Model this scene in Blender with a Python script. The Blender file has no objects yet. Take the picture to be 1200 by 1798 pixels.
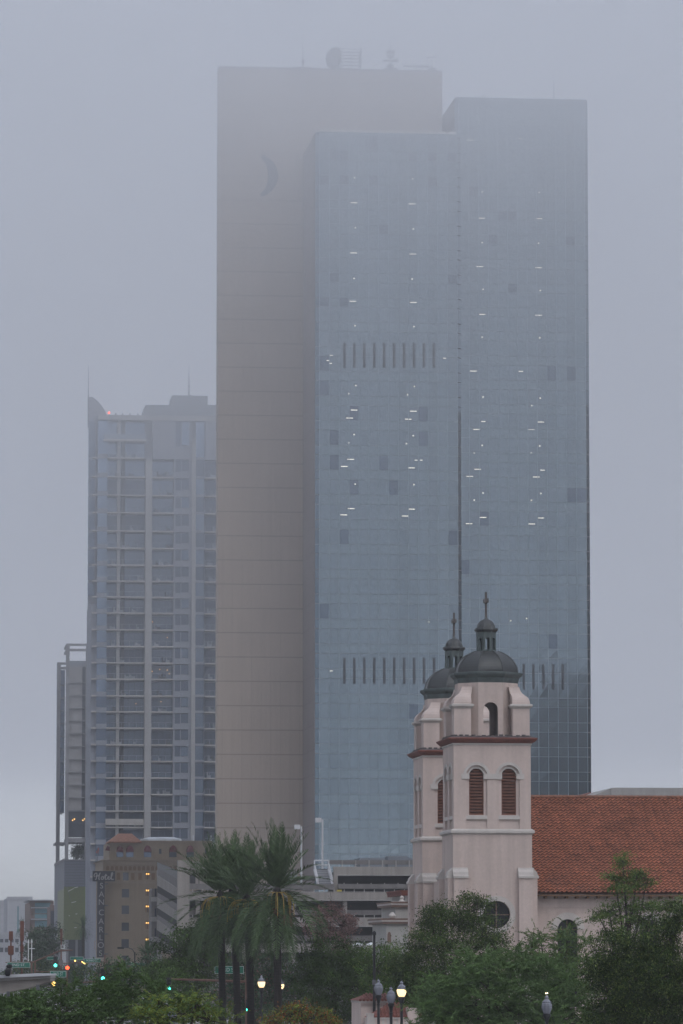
import bpy, math, random
import numpy as np
from mathutils import Vector
from mathutils.geometry import tessellate_polygon
random.seed(7); rng = np.random.default_rng(11)
sc = bpy.context.scene; COL = sc.collection
R = math.radians
# ---------------------------------------------------------------- camera, sky, sun, exposure
F = 7800.0; P = math.atan(791/F); CH = 6.0
cam = bpy.data.cameras.new('camera'); co = bpy.data.objects.new('camera', cam); COL.objects.link(co)
cam.sensor_fit = 'VERTICAL'; cam.sensor_height = 24; cam.lens = F/1798*24; cam.clip_start = 1; cam.clip_end = 9000
co.location = (0, 0, CH); co.rotation_euler = (math.pi/2 + P, 0, 0); sc.camera = co
w = bpy.data.worlds.new('World'); sc.world = w; w.use_nodes = True
nt = w.node_tree; bg = nt.nodes['Background']
sk = nt.nodes.new('ShaderNodeTexSky'); sk.sky_type = 'NISHITA'; sk.sun_disc = False
sk.sun_elevation = R(48); sk.sun_rotation = R(150); sk.dust_density = 2.2; sk.air_density = 1.0; sk.ozone_density = 1.5
hs = nt.nodes.new('ShaderNodeHueSaturation'); hs.inputs['Saturation'].default_value = .30
nt.links.new(sk.outputs[0], hs.inputs['Color']); wt = nt.nodes.new('ShaderNodeMix'); wt.data_type = 'RGBA'; wt.blend_type = 'MULTIPLY'; wt.inputs[0].default_value = 1; wt.inputs[7].default_value = (.928, .964, 1.065, 1)
nt.links.new(hs.outputs[0], wt.inputs[6]); nt.links.new(wt.outputs[2], bg.inputs[0]); bg.inputs[1].default_value = .11
sl = bpy.data.lights.new('sun', 'SUN'); sl.energy = .5; sl.angle = R(40); sl.color = (1, .96, .9)
so = bpy.data.objects.new('sun', sl); COL.objects.link(so); so.rotation_euler = (R(42), 0, R(30))
vs = sc.view_settings; vs.view_transform = 'Standard'; vs.look = 'None'; vs.exposure = 1.12; vs.gamma = 1
cy = sc.cycles; cy.use_denoising = True; cy.max_bounces = 10; cy.volume_bounces = 7; cy.diffuse_bounces = 3; cy.glossy_bounces = 4
cy.use_adaptive_sampling = True; cy.adaptive_threshold = .01; cy.volume_step_rate = 1.5

# ---------------------------------------------------------------- helpers
CP, SP = math.cos(P), math.sin(P); CAM = Vector((0, 0, CH))
def ray(px, py):
    x = (px-600)/F; y = (899-py)/F
    return Vector((x, CP - y*SP, SP + y*CP))
def at(px, py, Y):
    d = ray(px, py); return CAM + d*(Y/d.y)
def mpp(D): return D/F
def tag(o, label=None, cat=None, group=None, kind=None):
    if label: o['label'] = label
    if cat: o['category'] = cat
    if group: o['group'] = group
    if kind: o['kind'] = kind
    return o
def empty(name, loc, rz=0, label=None, cat=None, group=None):
    o = bpy.data.objects.new(name, None); COL.objects.link(o); o.location = loc; o.rotation_euler = (0, 0, rz)
    o.empty_display_size = .5
    return tag(o, label, cat, group)
class Fr:
    """A building's own frame: u along its front, v away from the viewer, z up."""
    def __init__(s, px, D, deg=6.0):
        p = at(px, 1690, D); s.O = Vector((p.x, p.y, 0)); s.th = R(deg)
        s.ud = Vector((math.cos(s.th), math.sin(s.th), 0)); s.vd = Vector((-math.sin(s.th), math.cos(s.th), 0))
    def uz(s, px, py, v=0):
        d = ray(px, py); t = ((s.O + s.vd*v - CAM).dot(s.vd))/d.dot(s.vd); p = CAM + d*t
        return (p - s.O).dot(s.ud), p.z
    def u(s, px, py=1400, v=0): return s.uz(px, py, v)[0]
    def z(s, py, px=600, v=0): return s.uz(px, py, v)[1]
    def root(s, name, label, cat, group=None): return empty(name, s.O, s.th, label, cat, group)
class MB:
    def __init__(s): s.V = []; s.Fc = []; s.M = []
    def add(s, vs, fs, m=0):
        k = len(s.V); s.V += [tuple(v) for v in vs]
        for f in fs: s.Fc.append([k+i for i in f]); s.M.append(m)
    def box(s, u0, u1, v0, v1, z0, z1, m=0):
        vs = [(u0,v0,z0),(u1,v0,z0),(u1,v1,z0),(u0,v1,z0),(u0,v0,z1),(u1,v0,z1),(u1,v1,z1),(u0,v1,z1)]
        s.add(vs, [(0,3,2,1),(4,5,6,7),(0,1,5,4),(1,2,6,5),(2,3,7,6),(3,0,4,7)], m); return s
    def prism(s, poly, v0, v1, m=0):
        """poly in (u,z), extruded along v"""
        n = len(poly)
        vs = [(u, v0, z) for u, z in poly] + [(u, v1, z) for u, z in poly]
        fs = [(i, (i+1) % n, n+(i+1) % n, n+i) for i in range(n)]
        tri = tessellate_polygon([[Vector((u, z, 0)) for u, z in poly]])
        fs += [tuple(t) for t in tri] + [tuple(n+i for i in reversed(t)) for t in tri]
        s.add(vs, fs, m); return s
    def loft(s, rings, m=0, cap=True):
        n = len(rings[0]); vs = [p for r in rings for p in r]; fs = []
        for k in range(len(rings)-1):
            for i in range(n):
                a = k*n+i; b = k*n+(i+1) % n; fs.append((a, b, b+n, a+n))
        if cap: fs.append(tuple(range(n-1, -1, -1))); fs.append(tuple((len(rings)-1)*n+i for i in range(n)))
        s.add(vs, fs, m); return s
    def lathe(s, prof, n=16, c=(0, 0), m=0, rot=0, cap=True):
        return s.loft([[(c[0]+r*math.cos(rot+2*math.pi*i/n), c[1]+r*math.sin(rot+2*math.pi*i/n), z) for i in range(n)] for r, z in prof], m, cap)
    def sq(s, prof, c=(0, 0), m=0):
        return s.loft([[(c[0]-h, c[1]-h, z), (c[0]+h, c[1]-h, z), (c[0]+h, c[1]+h, z), (c[0]-h, c[1]+h, z)] for h, z in prof], m)
    def tube(s, p0, p1, r0, r1=None, n=8, m=0):
        p0, p1 = Vector(p0), Vector(p1); r1 = r0 if r1 is None else r1
        d = (p1-p0).normalized(); a = d.orthogonal().normalized(); b = d.cross(a)
        s.loft([[tuple(p + (a*math.cos(2*math.pi*i/n) + b*math.sin(2*math.pi*i/n))*r) for i in range(n)] for p, r in ((p0, r0), (p1, r1))], m); return s
    def path(s, pts, r, n=6, m=0):
        for a, b in zip(pts, pts[1:]): s.tube(a, b, r, r, n, m)
        return s
    def wall(s, u0, u1, z0, z1, holes, v0, th, m=0):
        polys = [[Vector((u0, z0, 0)), Vector((u1, z0, 0)), Vector((u1, z1, 0)), Vector((u0, z1, 0))]] + [[Vector((u, z, 0)) for u, z in h] for h in holes]
        flat = [p for q in polys for p in q]
        s.add([(p.x, v0, p.y) for p in flat], [tuple(t) for t in tessellate_polygon(polys)], m)
        for h in holes:
            n = len(h)
            s.add([(u, v0, z) for u, z in h] + [(u, v0+th, z) for u, z in h], [(i, (i+1) % n, n+(i+1) % n, n+i) for i in range(n)], m)
        return s
    def xf(s, fn, start=0):
        s.V[start:] = [tuple(fn(*v)) for v in s.V[start:]]; return s
    def build(s, name, mats, parent=None, loc=None, smooth=False):
        me = bpy.data.meshes.new(name); me.from_pydata(s.V, [], s.Fc)
        if not isinstance(mats, (list, tuple)): mats = [mats]
        for mt in mats: me.materials.append(mt)
        if any(s.M): me.polygons.foreach_set('material_index', s.M)
        if smooth: me.polygons.foreach_set('use_smooth', [True]*len(me.polygons))
        import bmesh
        bm = bmesh.new(); bm.from_mesh(me); bmesh.ops.recalc_face_normals(bm, faces=bm.faces); bm.to_mesh(me); bm.free()
        o = bpy.data.objects.new(name, me); COL.objects.link(o)
        if parent: o.parent = parent
        if loc: o.location = loc
        return o
def rect(u0, u1, z0, z1): return [(u0, z0), (u1, z0), (u1, z1), (u0, z1)]
def arch(uc, hw, zb, zs, n=14, rise=1.0):
    return [(uc-hw, zb), (uc+hw, zb)] + [(uc+hw*math.cos(math.pi*i/n), zs+rise*hw*math.sin(math.pi*i/n)) for i in range(n+1)]
def ngon(c, r, n=28): return [(c[0]+r*math.cos(2*math.pi*i/n), c[1]+r*math.sin(2*math.pi*i/n)) for i in range(n)]
def arch_ring(mb, uc, r0, r1, zs, v0, v1, n=16, a0=0, a1=math.pi, m=0):
    for i in range(n):
        a, b = a0+(a1-a0)*i/n, a0+(a1-a0)*(i+1)/n
        q = [(uc+r*math.cos(t), zs+r*math.sin(t)) for r, t in ((r0, a), (r1, a), (r1, b), (r0, b))]
        mb.prism(q, v0, v1, m)
def copy_tree(o, parent=None):
    c = o.copy(); COL.objects.link(c)
    if parent: c.parent = parent
    for ch in o.children: copy_tree(ch, c)
    return c

def mat(name, col, rough=.85, metal=0.0, var=.12, scale=.6, streak=0.0, bump=0.0, spec=.4, emit=None, es=1.0, island=0.0, fine=0.0, joints=None, attr=False, trans=0.0, zgrad=None):
    m = bpy.data.materials.new(name); m.use_nodes = True; t = m.node_tree; L = t.links.new; N = t.nodes.new
    b = t.nodes['Principled BSDF']; b.inputs['Roughness'].default_value = rough; b.inputs['Metallic'].default_value = metal
    b.inputs['Specular IOR Level'].default_value = spec; b.inputs['Base Color'].default_value = (*col, 1)
    if trans: b.inputs['Transmission Weight'].default_value = trans
    if emit: b.inputs['Emission Color'].default_value = (*emit, 1); b.inputs['Emission Strength'].default_value = es
    tc = N('ShaderNodeTexCoord'); fac = None
    def mul(sock, lo, hi, src):
        mr = N('ShaderNodeMapRange'); L(src, mr.inputs[0]); mr.inputs['From Min'].default_value = .25; mr.inputs['From Max'].default_value = .75
        mr.inputs['To Min'].default_value = lo; mr.inputs['To Max'].default_value = hi
        if sock is None: return mr.outputs[0]
        mm = N('ShaderNodeMath'); mm.operation = 'MULTIPLY'; L(sock, mm.inputs[0]); L(mr.outputs[0], mm.inputs[1]); return mm.outputs[0]
    if var:
        nz = N('ShaderNodeTexNoise'); nz.inputs['Scale'].default_value = scale; nz.inputs['Detail'].default_value = 6; L(tc.outputs['Object'], nz.inputs['Vector'])
        fac = mul(fac, 1-var, 1+var, nz.outputs['Fac'])
    if fine:
        nz = N('ShaderNodeTexNoise'); nz.inputs['Scale'].default_value = scale*14; nz.inputs['Detail'].default_value = 3; L(tc.outputs['Object'], nz.inputs['Vector'])
        fac = mul(fac, 1-fine, 1+fine, nz.outputs['Fac'])
    if streak:
        mp = N('ShaderNodeMapping'); mp.inputs['Scale'].default_value = (1.7, 1.7, .07); L(tc.outputs['Object'], mp.inputs['Vector'])
        nz = N('ShaderNodeTexNoise'); nz.inputs['Scale'].default_value = 1.3; nz.inputs['Detail'].default_value = 5; L(mp.outputs[0], nz.inputs['Vector'])
        fac = mul(fac, 1-streak, 1+streak*.6, nz.outputs['Fac'])
    if island:
        g = N('ShaderNodeNewGeometry'); fac = mul(fac, 1-island, 1+island, g.outputs['Random Per Island'])
    if attr:
        a = N('ShaderNodeAttribute'); a.attribute_name = 'tint'
        if fac is None: fac = a.outputs['Fac']
        else:
            mm = N('ShaderNodeMath'); mm.operation = 'MULTIPLY'; L(fac, mm.inputs[0]); L(a.outputs['Fac'], mm.inputs[1]); fac = mm.outputs[0]
    if joints:     # joints of the cladding: (axis, spacing, width, offset, darkening)
        sx = N('ShaderNodeSeparateXYZ'); L(tc.outputs['Object'], sx.inputs[0])
        for ax, sp, wd, off, dk in joints:
            a = N('ShaderNodeMath'); a.operation = 'ADD'; L(sx.outputs[ax], a.inputs[0]); a.inputs[1].default_value = off + 1000*sp
            f = N('ShaderNodeMath'); f.operation = 'MODULO'; L(a.outputs[0], f.inputs[0]); f.inputs[1].default_value = sp
            l = N('ShaderNodeMath'); l.operation = 'LESS_THAN'; L(f.outputs[0], l.inputs[0]); l.inputs[1].default_value = wd
            k = N('ShaderNodeMath'); k.operation = 'MULTIPLY_ADD'; L(l.outputs[0], k.inputs[0]); k.inputs[1].default_value = -dk; k.inputs[2].default_value = 1
            if fac is None: fac = k.outputs[0]
            else:
                mm = N('ShaderNodeMath'); mm.operation = 'MULTIPLY'; L(fac, mm.inputs[0]); L(k.outputs[0], mm.inputs[1]); fac = mm.outputs[0]
    if fac is not None:
        vm = N('ShaderNodeVectorMath'); vm.operation = 'SCALE'; vm.inputs[0].default_value = col; L(fac, vm.inputs['Scale']); L(vm.outputs[0], b.inputs['Base Color'])
    if bump:
        nz = N('ShaderNodeTexNoise'); nz.inputs['Scale'].default_value = scale*10; nz.inputs['Detail'].default_value = 5; L(tc.outputs['Object'], nz.inputs['Vector'])
        bp = N('ShaderNodeBump'); bp.inputs['Strength'].default_value = bump; bp.inputs['Distance'].default_value = .05; L(nz.outputs['Fac'], bp.inputs['Height']); L(bp.outputs[0], b.inputs['Normal'])
    return m

M = dict(
    asphalt=mat('asphalt', (.05, .05, .052), .9, var=.2), paving=mat('paving', (.25, .24, .23), .9),
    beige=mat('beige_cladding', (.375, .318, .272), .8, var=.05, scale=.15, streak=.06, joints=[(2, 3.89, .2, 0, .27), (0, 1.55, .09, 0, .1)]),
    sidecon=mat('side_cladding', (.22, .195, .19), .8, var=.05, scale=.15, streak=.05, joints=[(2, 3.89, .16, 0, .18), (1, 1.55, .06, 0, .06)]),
    glass=mat('mirror_glass', (.23, .287, .322), .06, metal=.95, var=.02, scale=.08, island=.05),
    glass_sp=mat('spandrel_glass', (.24, .30, .332), .07, metal=.95, var=.02, scale=.08, island=.04),
    glass_dark=mat('open_pane_glass', (.14, .18, .225), .06, metal=.9, var=.03, island=.08),
    glass_edge=mat('corner_glass', (.16, .215, .26), .06, metal=.9, var=.03, island=.05),
    mull=mat('mullion_metal', (.235, .285, .315), .3, metal=.9, var=.04),
    mullh=mat('mullion_joint', (.195, .225, .25), .4, metal=.85, var=.04),
    louvre=mat('dark_louvre', (.03, .035, .045), .7, var=.1),
    lamp_in=mat('office_light', (.8, .8, .7), .5, var=0, emit=(1, .93, .8), es=.45),
    parapet=mat('pale_parapet', (.62, .59, .56), .8, var=.08),
    steel=mat('grey_steel', (.12, .125, .135), .6, metal=.3, var=.1),
    palecon=mat('pale_concrete', (.31, .297, .283), .85, var=.08, streak=.12),
    resglass=mat('apartment_glass', (.215, .295, .405), .08, metal=.75, var=.08, scale=.25, island=.16),
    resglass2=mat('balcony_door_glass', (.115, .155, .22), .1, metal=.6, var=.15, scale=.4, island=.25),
    doorglass=mat('balcony_glazing', (.225, .305, .415), .08, metal=.75, var=.1, scale=.3, joints=[(0, 1.25, .1, .3, .4)]), doorglass2=mat('shade_tinted_glazing', (.12, .16, .225), .1, metal=.6, var=.2, scale=.4, joints=[(0, 1.25, .1, .3, -.5)]),  # second glazing is a darker copy with shade put into its colour
    reswall=mat('apartment_wall', (.195, .21, .245), .8, var=.06, streak=.06),
    respier=mat('apartment_pier', (.275, .275, .278), .85, var=.06, streak=.08),
    slab=mat('balcony_slab', (.36, .345, .335), .85, var=.06), rail=mat('rail_metal', (.22, .24, .27), .5, metal=.4, var=.05),
    railglass=mat('rail_glass', (.22, .26, .31), .15, metal=.4, var=.05, island=.1),
    mech=mat('plant_room', (.17, .19, .215), .8, var=.08, streak=.1),
    frame=mat('frame_steel', (.175, .175, .185), .7, var=.06, streak=.08),
    panelw=mat('white_wall_panel', (.235, .23, .235), .7, var=.05, island=.08, joints=[(0, 1.2, .06, 0, .1)]),
    ribbed=mat('ribbed_cladding', (.135, .148, .178), .6, metal=.2, var=.06, joints=[(2, .6, .12, 0, .3)]),
    green1=mat('green_panel', (.115, .14, .05), .6, var=.08, joints=[(2, .8, .06, 0, .1)]), green2=mat('green_panel_pale', (.165, .185, .085), .6, var=.08), green3=mat('green_panel_bright', (.14, .21, .03), .6, var=.08),
    tan=mat('hotel_brick', (.235, .185, .130), .9, var=.08, streak=.1, fine=.06, joints=[(2, .3, .05, 0, .06)]), tan2=mat('hotel_trim', (.24, .19, .138), .9, var=.1, streak=.1),
    brown=mat('brown_shutter', (.15, .085, .045), .8), darkglass=mat('dark_glass', (.05, .058, .075), .12, metal=.3, var=.2, island=.3, spec=.6),
    awning=mat('red_awning', (.095, .020, .026), .9), tile=mat('hotel_tile', (.22, .10, .062), .9, var=.4, scale=2.5, fine=.3),
    glowpane=mat('warm_glow_pane', (.20, .12, .06), .9, var=.2),  # brown that stands in for a faint warm window glow
    lit=mat('lit_window', (.5, .35, .15), .5, var=.6, scale=2.2, emit=(1, .52, .12), es=.9), navy=mat('sign_board', (.012, .014, .024), .6, var=.1),
    letter=mat('sign_letter', (.30, .29, .28), .6, var=.1), white=mat('white_paint', (.48, .48, .49), .6, var=.05), roofmemb=mat('white_roofing', (.5, .53, .56), .8, var=.15),
    conc=mat('garage_concrete', (.26, .24, .22), .9, var=.1, scale=.3, streak=.2), conc2=mat('garage_concrete_grey', (.16, .15, .146), .9, var=.1, scale=.3, streak=.15),
    concd=mat('garage_inside_shade', (.045, .045, .05), .95, var=.1), deck=mat('garage_deck', (.33, .34, .36), .9, var=.1),  # inside walls near-black: the garage's shade is put into their colour
    stucco=mat('pink_stucco', (.535, .438, .392), .92, var=.08, scale=.35, streak=.14, fine=.05, bump=.15), stucco2=mat('pale_stucco', (.55, .455, .41), .92, var=.06, scale=.5, streak=.1, fine=.03, bump=.15),
    trim=mat('cream_trim', (.51, .47, .435), .9, var=.07, streak=.1, scale=1), cream=mat('cream_wall', (.37, .36, .335), .9, var=.06, streak=.08),
    redcor=mat('red_tile_edge', (.17, .058, .042), .8, var=.25, scale=3), darktile=mat('weathered_tile_top', (.09, .08, .08), .9, var=.4, scale=4),
    copper=mat('dark_copper', (.062, .066, .066), .45, metal=.35, var=.35, scale=.9, fine=.15, island=.12), patina=mat('copper_patina', (.085, .108, .105), .6, metal=.2, var=.25, scale=1.5, streak=.2),
    crossm=mat('bronze_cross', (.085, .07, .062), .6, metal=.3, var=.2, scale=3),
    louvwood=mat('louvre_wood', (.17, .072, .048), .8, var=.2, scale=3), black=mat('shade_black', (.012, .011, .012), .9, var=0),
    stained=mat('stained_glass', (.016, .016, .02), .35, metal=0, var=.3, scale=2, spec=.25), bars=mat('window_bars', (.16, .1, .075), .7),
    post=mat('black_post', (.018, .019, .021), .45, var=.1), rust=mat('rust_steel', (.12, .045, .028), .85, var=.25, scale=2), mast=mat('brown_mast', (.14, .075, .055), .7, var=.1),
    globe=mat('clear_globe', (.17, .18, .21), .1, var=.05, spec=.6), globelit=mat('lit_globe', (.9, .8, .55), .3, var=0, emit=(1, .68, .32), es=.75),
    bulb=mat('bulb', (1, .9, .7), .5, var=0, emit=(1, .8, .5), es=8),
    signg=mat('sign_green', (.006, .135, .085), .5, var=.06), signw=mat('sign_white', (.55, .57, .56), .5, var=.05),
    lensg=mat('green_lens', (.05, .6, .5), .4, var=0, emit=(.06, 1, .72), es=3.2), lensr=mat('red_lens', (.6, .05, .03), .4, var=0, emit=(1, .07, .02), es=2.2), lensa=mat('amber_lens', (.6, .4, .1), .4, var=0, emit=(1, .62, .16), es=1.4),
    lensoff=mat('dark_lens', (.02, .02, .02), .4, var=0), yellow=mat('yellow_sign', (.45, .36, .04), .6), redflag=mat('red_flag', (.3, .06, .05), .9),
    fargrey=mat('far_grey', (.30, .31, .335), .9, var=.05), farblue=mat('far_glass', (.12, .24, .27), .2, metal=.3, var=.1), farbrown=mat('far_brown', (.13, .085, .07), .9, var=.1),
    trunk=mat('bark', (.035, .028, .023), .95, var=.3, scale=3, bump=.3), ptrunk=mat('palm_trunk', (.022, .018, .016), .95, var=.35, scale=4, bump=.5, joints=[(2, .18, .05, 0, .35)]),
    roofpale=mat('pale_metal_roof', (.44, .45, .47), .6, var=.08),
    tent=mat('white_tent', (.6, .63, .64), .8, var=.05),
)
def roofmat():
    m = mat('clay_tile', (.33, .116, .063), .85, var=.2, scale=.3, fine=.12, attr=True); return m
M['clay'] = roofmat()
def leafmat(name, col, tl=.25):
    m = mat(name, col, .75, var=0, spec=.08, attr=True)
    return m
FONT_CACHE = {}
def text_mesh(s, size, m, name, parent, loc, extr=.01, width=None):
    cu = bpy.data.curves.new(name, 'FONT'); cu.body = s; cu.size = size; cu.align_x = 'CENTER'; cu.align_y = 'CENTER'; cu.extrude = extr
    tmp = bpy.data.objects.new(name + '_source', cu); COL.objects.link(tmp)
    dg = bpy.context.evaluated_depsgraph_get(); me = bpy.data.meshes.new_from_object(tmp.evaluated_get(dg))
    bpy.data.objects.remove(tmp); bpy.data.curves.remove(cu)
    k = 1.0
    if width:
        xs = [v.co.x for v in me.vertices]; k = width/max(1e-6, max(xs)-min(xs))
    for v in me.vertices: x, y, z = v.co; v.co = (x*k, -z, y)
    me.materials.clear(); me.materials.append(m); me.name = name
    o = bpy.data.objects.new(name, me); COL.objects.link(o); o.parent = parent; o.location = loc; return o

# ---------------------------------------------------------------- ground
g = MB(); g.add([(-5000, -4000, 0), (5000, -4000, 0), (5000, 7000, 0), (-5000, 7000, 0)], [(0, 1, 2, 3)]); tag(g.build('ground', M['paving']), kind='structure')
def strip(name, pts, wdt, z, m):
    b = MB(); (x0, y0), (x1, y1) = pts; d = Vector((x1-x0, y1-y0, 0)).normalized(); n = Vector((-d.y, d.x, 0))*wdt/2
    b.add([(x0-n.x, y0-n.y, z), (x1-n.x, y1-n.y, z), (x1+n.x, y1+n.y, z), (x0+n.x, y0+n.y, z)], [(0, 1, 2, 3)]); return tag(b.build(name, m), kind='structure')
strip('road', ((-8, 60), (-150, 1500)), 13, .004, M['asphalt'])
strip('cross_road', ((-260, 455), (300, 514)), 13, .008, M['asphalt'])

# ---------------------------------------------------------------- glass office tower
fr = Fr(600, 690); S = fr.root('office_tower', 'tallest tower, mirrored glass blocks on a beige slab with its top lost in cloud', 'office tower')
VR, VB = 8.0, 20.0
FH = 3.89; PW = fr.u(700, 1100) - fr.u(700-17.43, 1100); CHM = .62
zt_anchor = fr.z(1130.5)
def pane_grid(u0, ncol, v, zt, lights, darks, fins, finrows, nm):
    ztop = zt; n0 = -int((zt_anchor-.2)//FH)
    rows = []; k = n0
    while True:
        z0 = zt_anchor + k*FH; z1 = z0 + 2.40; z2 = z0 + FH
        if z0 >= ztop-.3: break
        if z0 < .1: k += 1; continue
        rows.append(('w', k, z0, min(z1, ztop)))
        if z1 < ztop: rows.append(('s', k, z1, min(z2, ztop)))
        k += 1
    dset = set()
    for (px, py) in darks:
        uu, zz = fr.uz(px, py, v); c = int((uu-u0)//PW)
        for kind, k, a, b in rows:
            if a <= zz < b: dset.add((c, kind, k))
    for kind, k, a, b in rows:
        mb = MB()
        for c in range(ncol):
            x0 = u0 + c*PW + .04; x1 = u0 + (c+1)*PW - .04; e = [random.gauss(0, .0022) for _ in range(4)]
            mb.add([(x0, v+e[0], a+.04), (x1, v+e[1], a+.04), (x1, v+e[2], b-.04), (x0, v+e[3], b-.04)], [(0, 1, 2, 3)], 1 if (c, kind, k) in dset else 0)
        mb.build('window_band' if kind == 'w' else 'spandrel_band', [M['glass'] if kind == 'w' else M['glass_sp'], M['glass_dark']], S)
    u1 = u0 + ncol*PW
    vm = MB()
    for c in range(ncol+1): vm.box(u0+c*PW-.045, u0+c*PW+.045, v-.025, v+.05, 0, ztop)
    hm = MB()
    for kind, k, a, b in rows: hm.box(u0, u1, v-.02, v+.04, a-.05, a+.05)
    vm.build('mullion', M['mull'], S); hm.build('transom', M['mullh'], S)
    for sgn, ue in ((-1, u0), (1, u1)):
        cm = MB()
        for kind, k, a, b in rows:
            cm.add([(ue, v, a+.05), (ue+sgn*CHM, v+CHM, a+.05), (ue+sgn*CHM, v+CHM, b-.05), (ue, v, b-.05)], [(0, 1, 2, 3)])
        cm.build('corner_strip', M['glass_edge'], S)
    for (py0, py1, pxs) in finrows:
        for px in pxs:
            uu = fr.u(px, (py0+py1)/2, v); b = MB().box(uu-.2, uu+.2, v-.09, v+.02, fr.z(py1, px, v), fr.z(py0, px, v)); b.build('vent_slot', M['louvre'], S)
    for (px, py, wpx) in lights:
        uu, zz = fr.uz(px, py, v); wd = wpx*mpp(690)/2; hh = .055 if wpx > 4 else .10
        MB().box(uu-wd, uu+wd, v-.012, v+.012, zz-hh, zz+hh).build('ceiling_light', M['lamp_in'], S)
    return u1
dashes = lambda L, wpx: [(x, y, wpx) for x, y in L]
LL = dashes([(622,356),(724,358),(621,444),(725,446),(620,529),(726,531),(622,720),(726,722),(614,734),(717,736),(616,806.5),(605,819),(722.5,821.5),(617,893),(723,894),(604,904),(712,906)], 12) \
   + dashes([(731,808),(582,624),(576,633),(781,629),(740,808),(581,638),(582,1178)], 5) \
   + dashes([(623,312),(725,314),(624,400),(726,402),(622,489),(724,490),(623.5,572),(727,573.5),(625,677),(728,678.5),(613,691),(716,693),(622,763),(726,765),(613,777.5),(714,779),(624,850),(727,851),(753,1092)], 2.4)
LR = dashes([(826,246),(846,383),(947,384),(843,468),(946,470),(847,552),(946,553.5),(831.5,651.5),(950,741),(837,754),(933,754),(839,824),(825,836.5),(942,837.5),(848.5,908.5),(950,909.5),(824,919.5),(934,920)], 12) \
   + dashes([(914,243),(915,652),(849,740),(953,825.5)], 8) \
   + dashes([(847,337),(947,338),(847,426),(946,427),(848.5,508),(949,510),(847,592),(948,593),(848.5,697),(949,699),(934,712),(847,782),(948,783),(833,795),(933,795.5),(848.5,865.5),(950,866.5),(833,878),(933.5,878.5),(897,1090),(925,1086)], 2.4)
DL = [(587,265),(604,265),(657,265),(727,268),(761,268),(795,270),(570,310),(604,308),(657,312),(762,314),(674,401),(588,486),(796,488),(570,530),(605,530),(570,636),(620,723),(744,725),(587,766),(744,768),(587,810),(675,812),(570,678),(692,853),(623,853),(604,941),(797,942),(570,1072),(727,1236)]
DR = [(832,343),(881,384),(898,384),(865,426),(900,508),(967,656),(1003,656),(849,912),(1003,872),(1018,872),(817,1000),(971,1130),(1001,428)]
uL0 = fr.u(561, 900); ztL = fr.z(233, 680)
uL1 = pane_grid(uL0, 14, 0, ztL, LL, DL, None, [(603, 646, [605+17.45*i for i in range(10)]), (1155, 1201, [605+17.5*i for i in range(10)])], 'left')
uR1t = fr.u(1030, 900, VR); uR0 = uR1t - 13*PW; ztR = fr.z(172, 900, VR)
uR1 = pane_grid(uR0, 13, VR, ztR, LR, DR, None, [(1166, 1211, [920, 937, 954.5, 971.5, 988.5])], 'right')
def block_body(u0, u1, v, v1, zt, name):
    poly = [(u0-CHM, v+CHM+.03), (u0, v+.03), (u1, v+.03), (u1+CHM, v+CHM+.03), (u1+CHM, v1), (u0-CHM, v1)]
    b = MB(); n = 6
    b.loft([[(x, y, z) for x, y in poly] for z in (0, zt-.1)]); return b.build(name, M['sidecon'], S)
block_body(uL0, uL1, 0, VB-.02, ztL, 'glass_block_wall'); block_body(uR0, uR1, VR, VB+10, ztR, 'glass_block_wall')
# parapet pieces above the lower glass block
for c in range(14):
    MB().box(uL0+c*PW+.1, uL0+(c+1)*PW-.1, .3, .6, ztL-.08, ztL+.42).build('parapet_panel', M['parapet'], S)
MB().box(uL0, uL1, 6, 6.3, ztL-.1, ztL+1.1).box(uL0+9, uL1-3, 9, 12, ztL-.1, ztL+1.4).build('roof_screen', M['parapet'], S)
uB0, uB1 = fr.u(385, 130, VB), fr.u(777, 130, VB); ztB = fr.z(122, 480, VB)
MB().box(uB0, uB1, VB, VB+4, 0, ztB).build('beige_slab', M['beige'], S)
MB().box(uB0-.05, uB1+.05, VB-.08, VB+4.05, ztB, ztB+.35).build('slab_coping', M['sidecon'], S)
# dark crescent emblem
e = MB(); cu, cz = fr.uz(444, 308, VB); pts = []
for i in range(15):
    a = R(-66 + 132*i/14); wv = .45 + 1.05*math.sin(math.pi*(i+.6)/15.2)
    pts.append((cu + 2.9*math.cos(a)*1.0, cz + 3.6*math.sin(a), a, wv))
outer = [(cu+(3.3+w_*.55)*math.cos(a), cz+(3.55+w_*.4)*math.sin(a)) for _, _, a, w_ in pts]; inner = [(cu+(3.3-w_*.55)*math.cos(a), cz+(3.55-w_*.4)*math.sin(a)) for _, _, a, w_ in reversed(pts)]
e.prism(outer+inner, VB-.22, VB+.02); e.build('emblem', M['steel'], S)

def roof_at(px, py, v): 
    uu, zz = fr.uz(px, py, v); return fr.O + fr.ud*uu + fr.vd*v + Vector((0, 0, zz))
sz = mpp(700)
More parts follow.
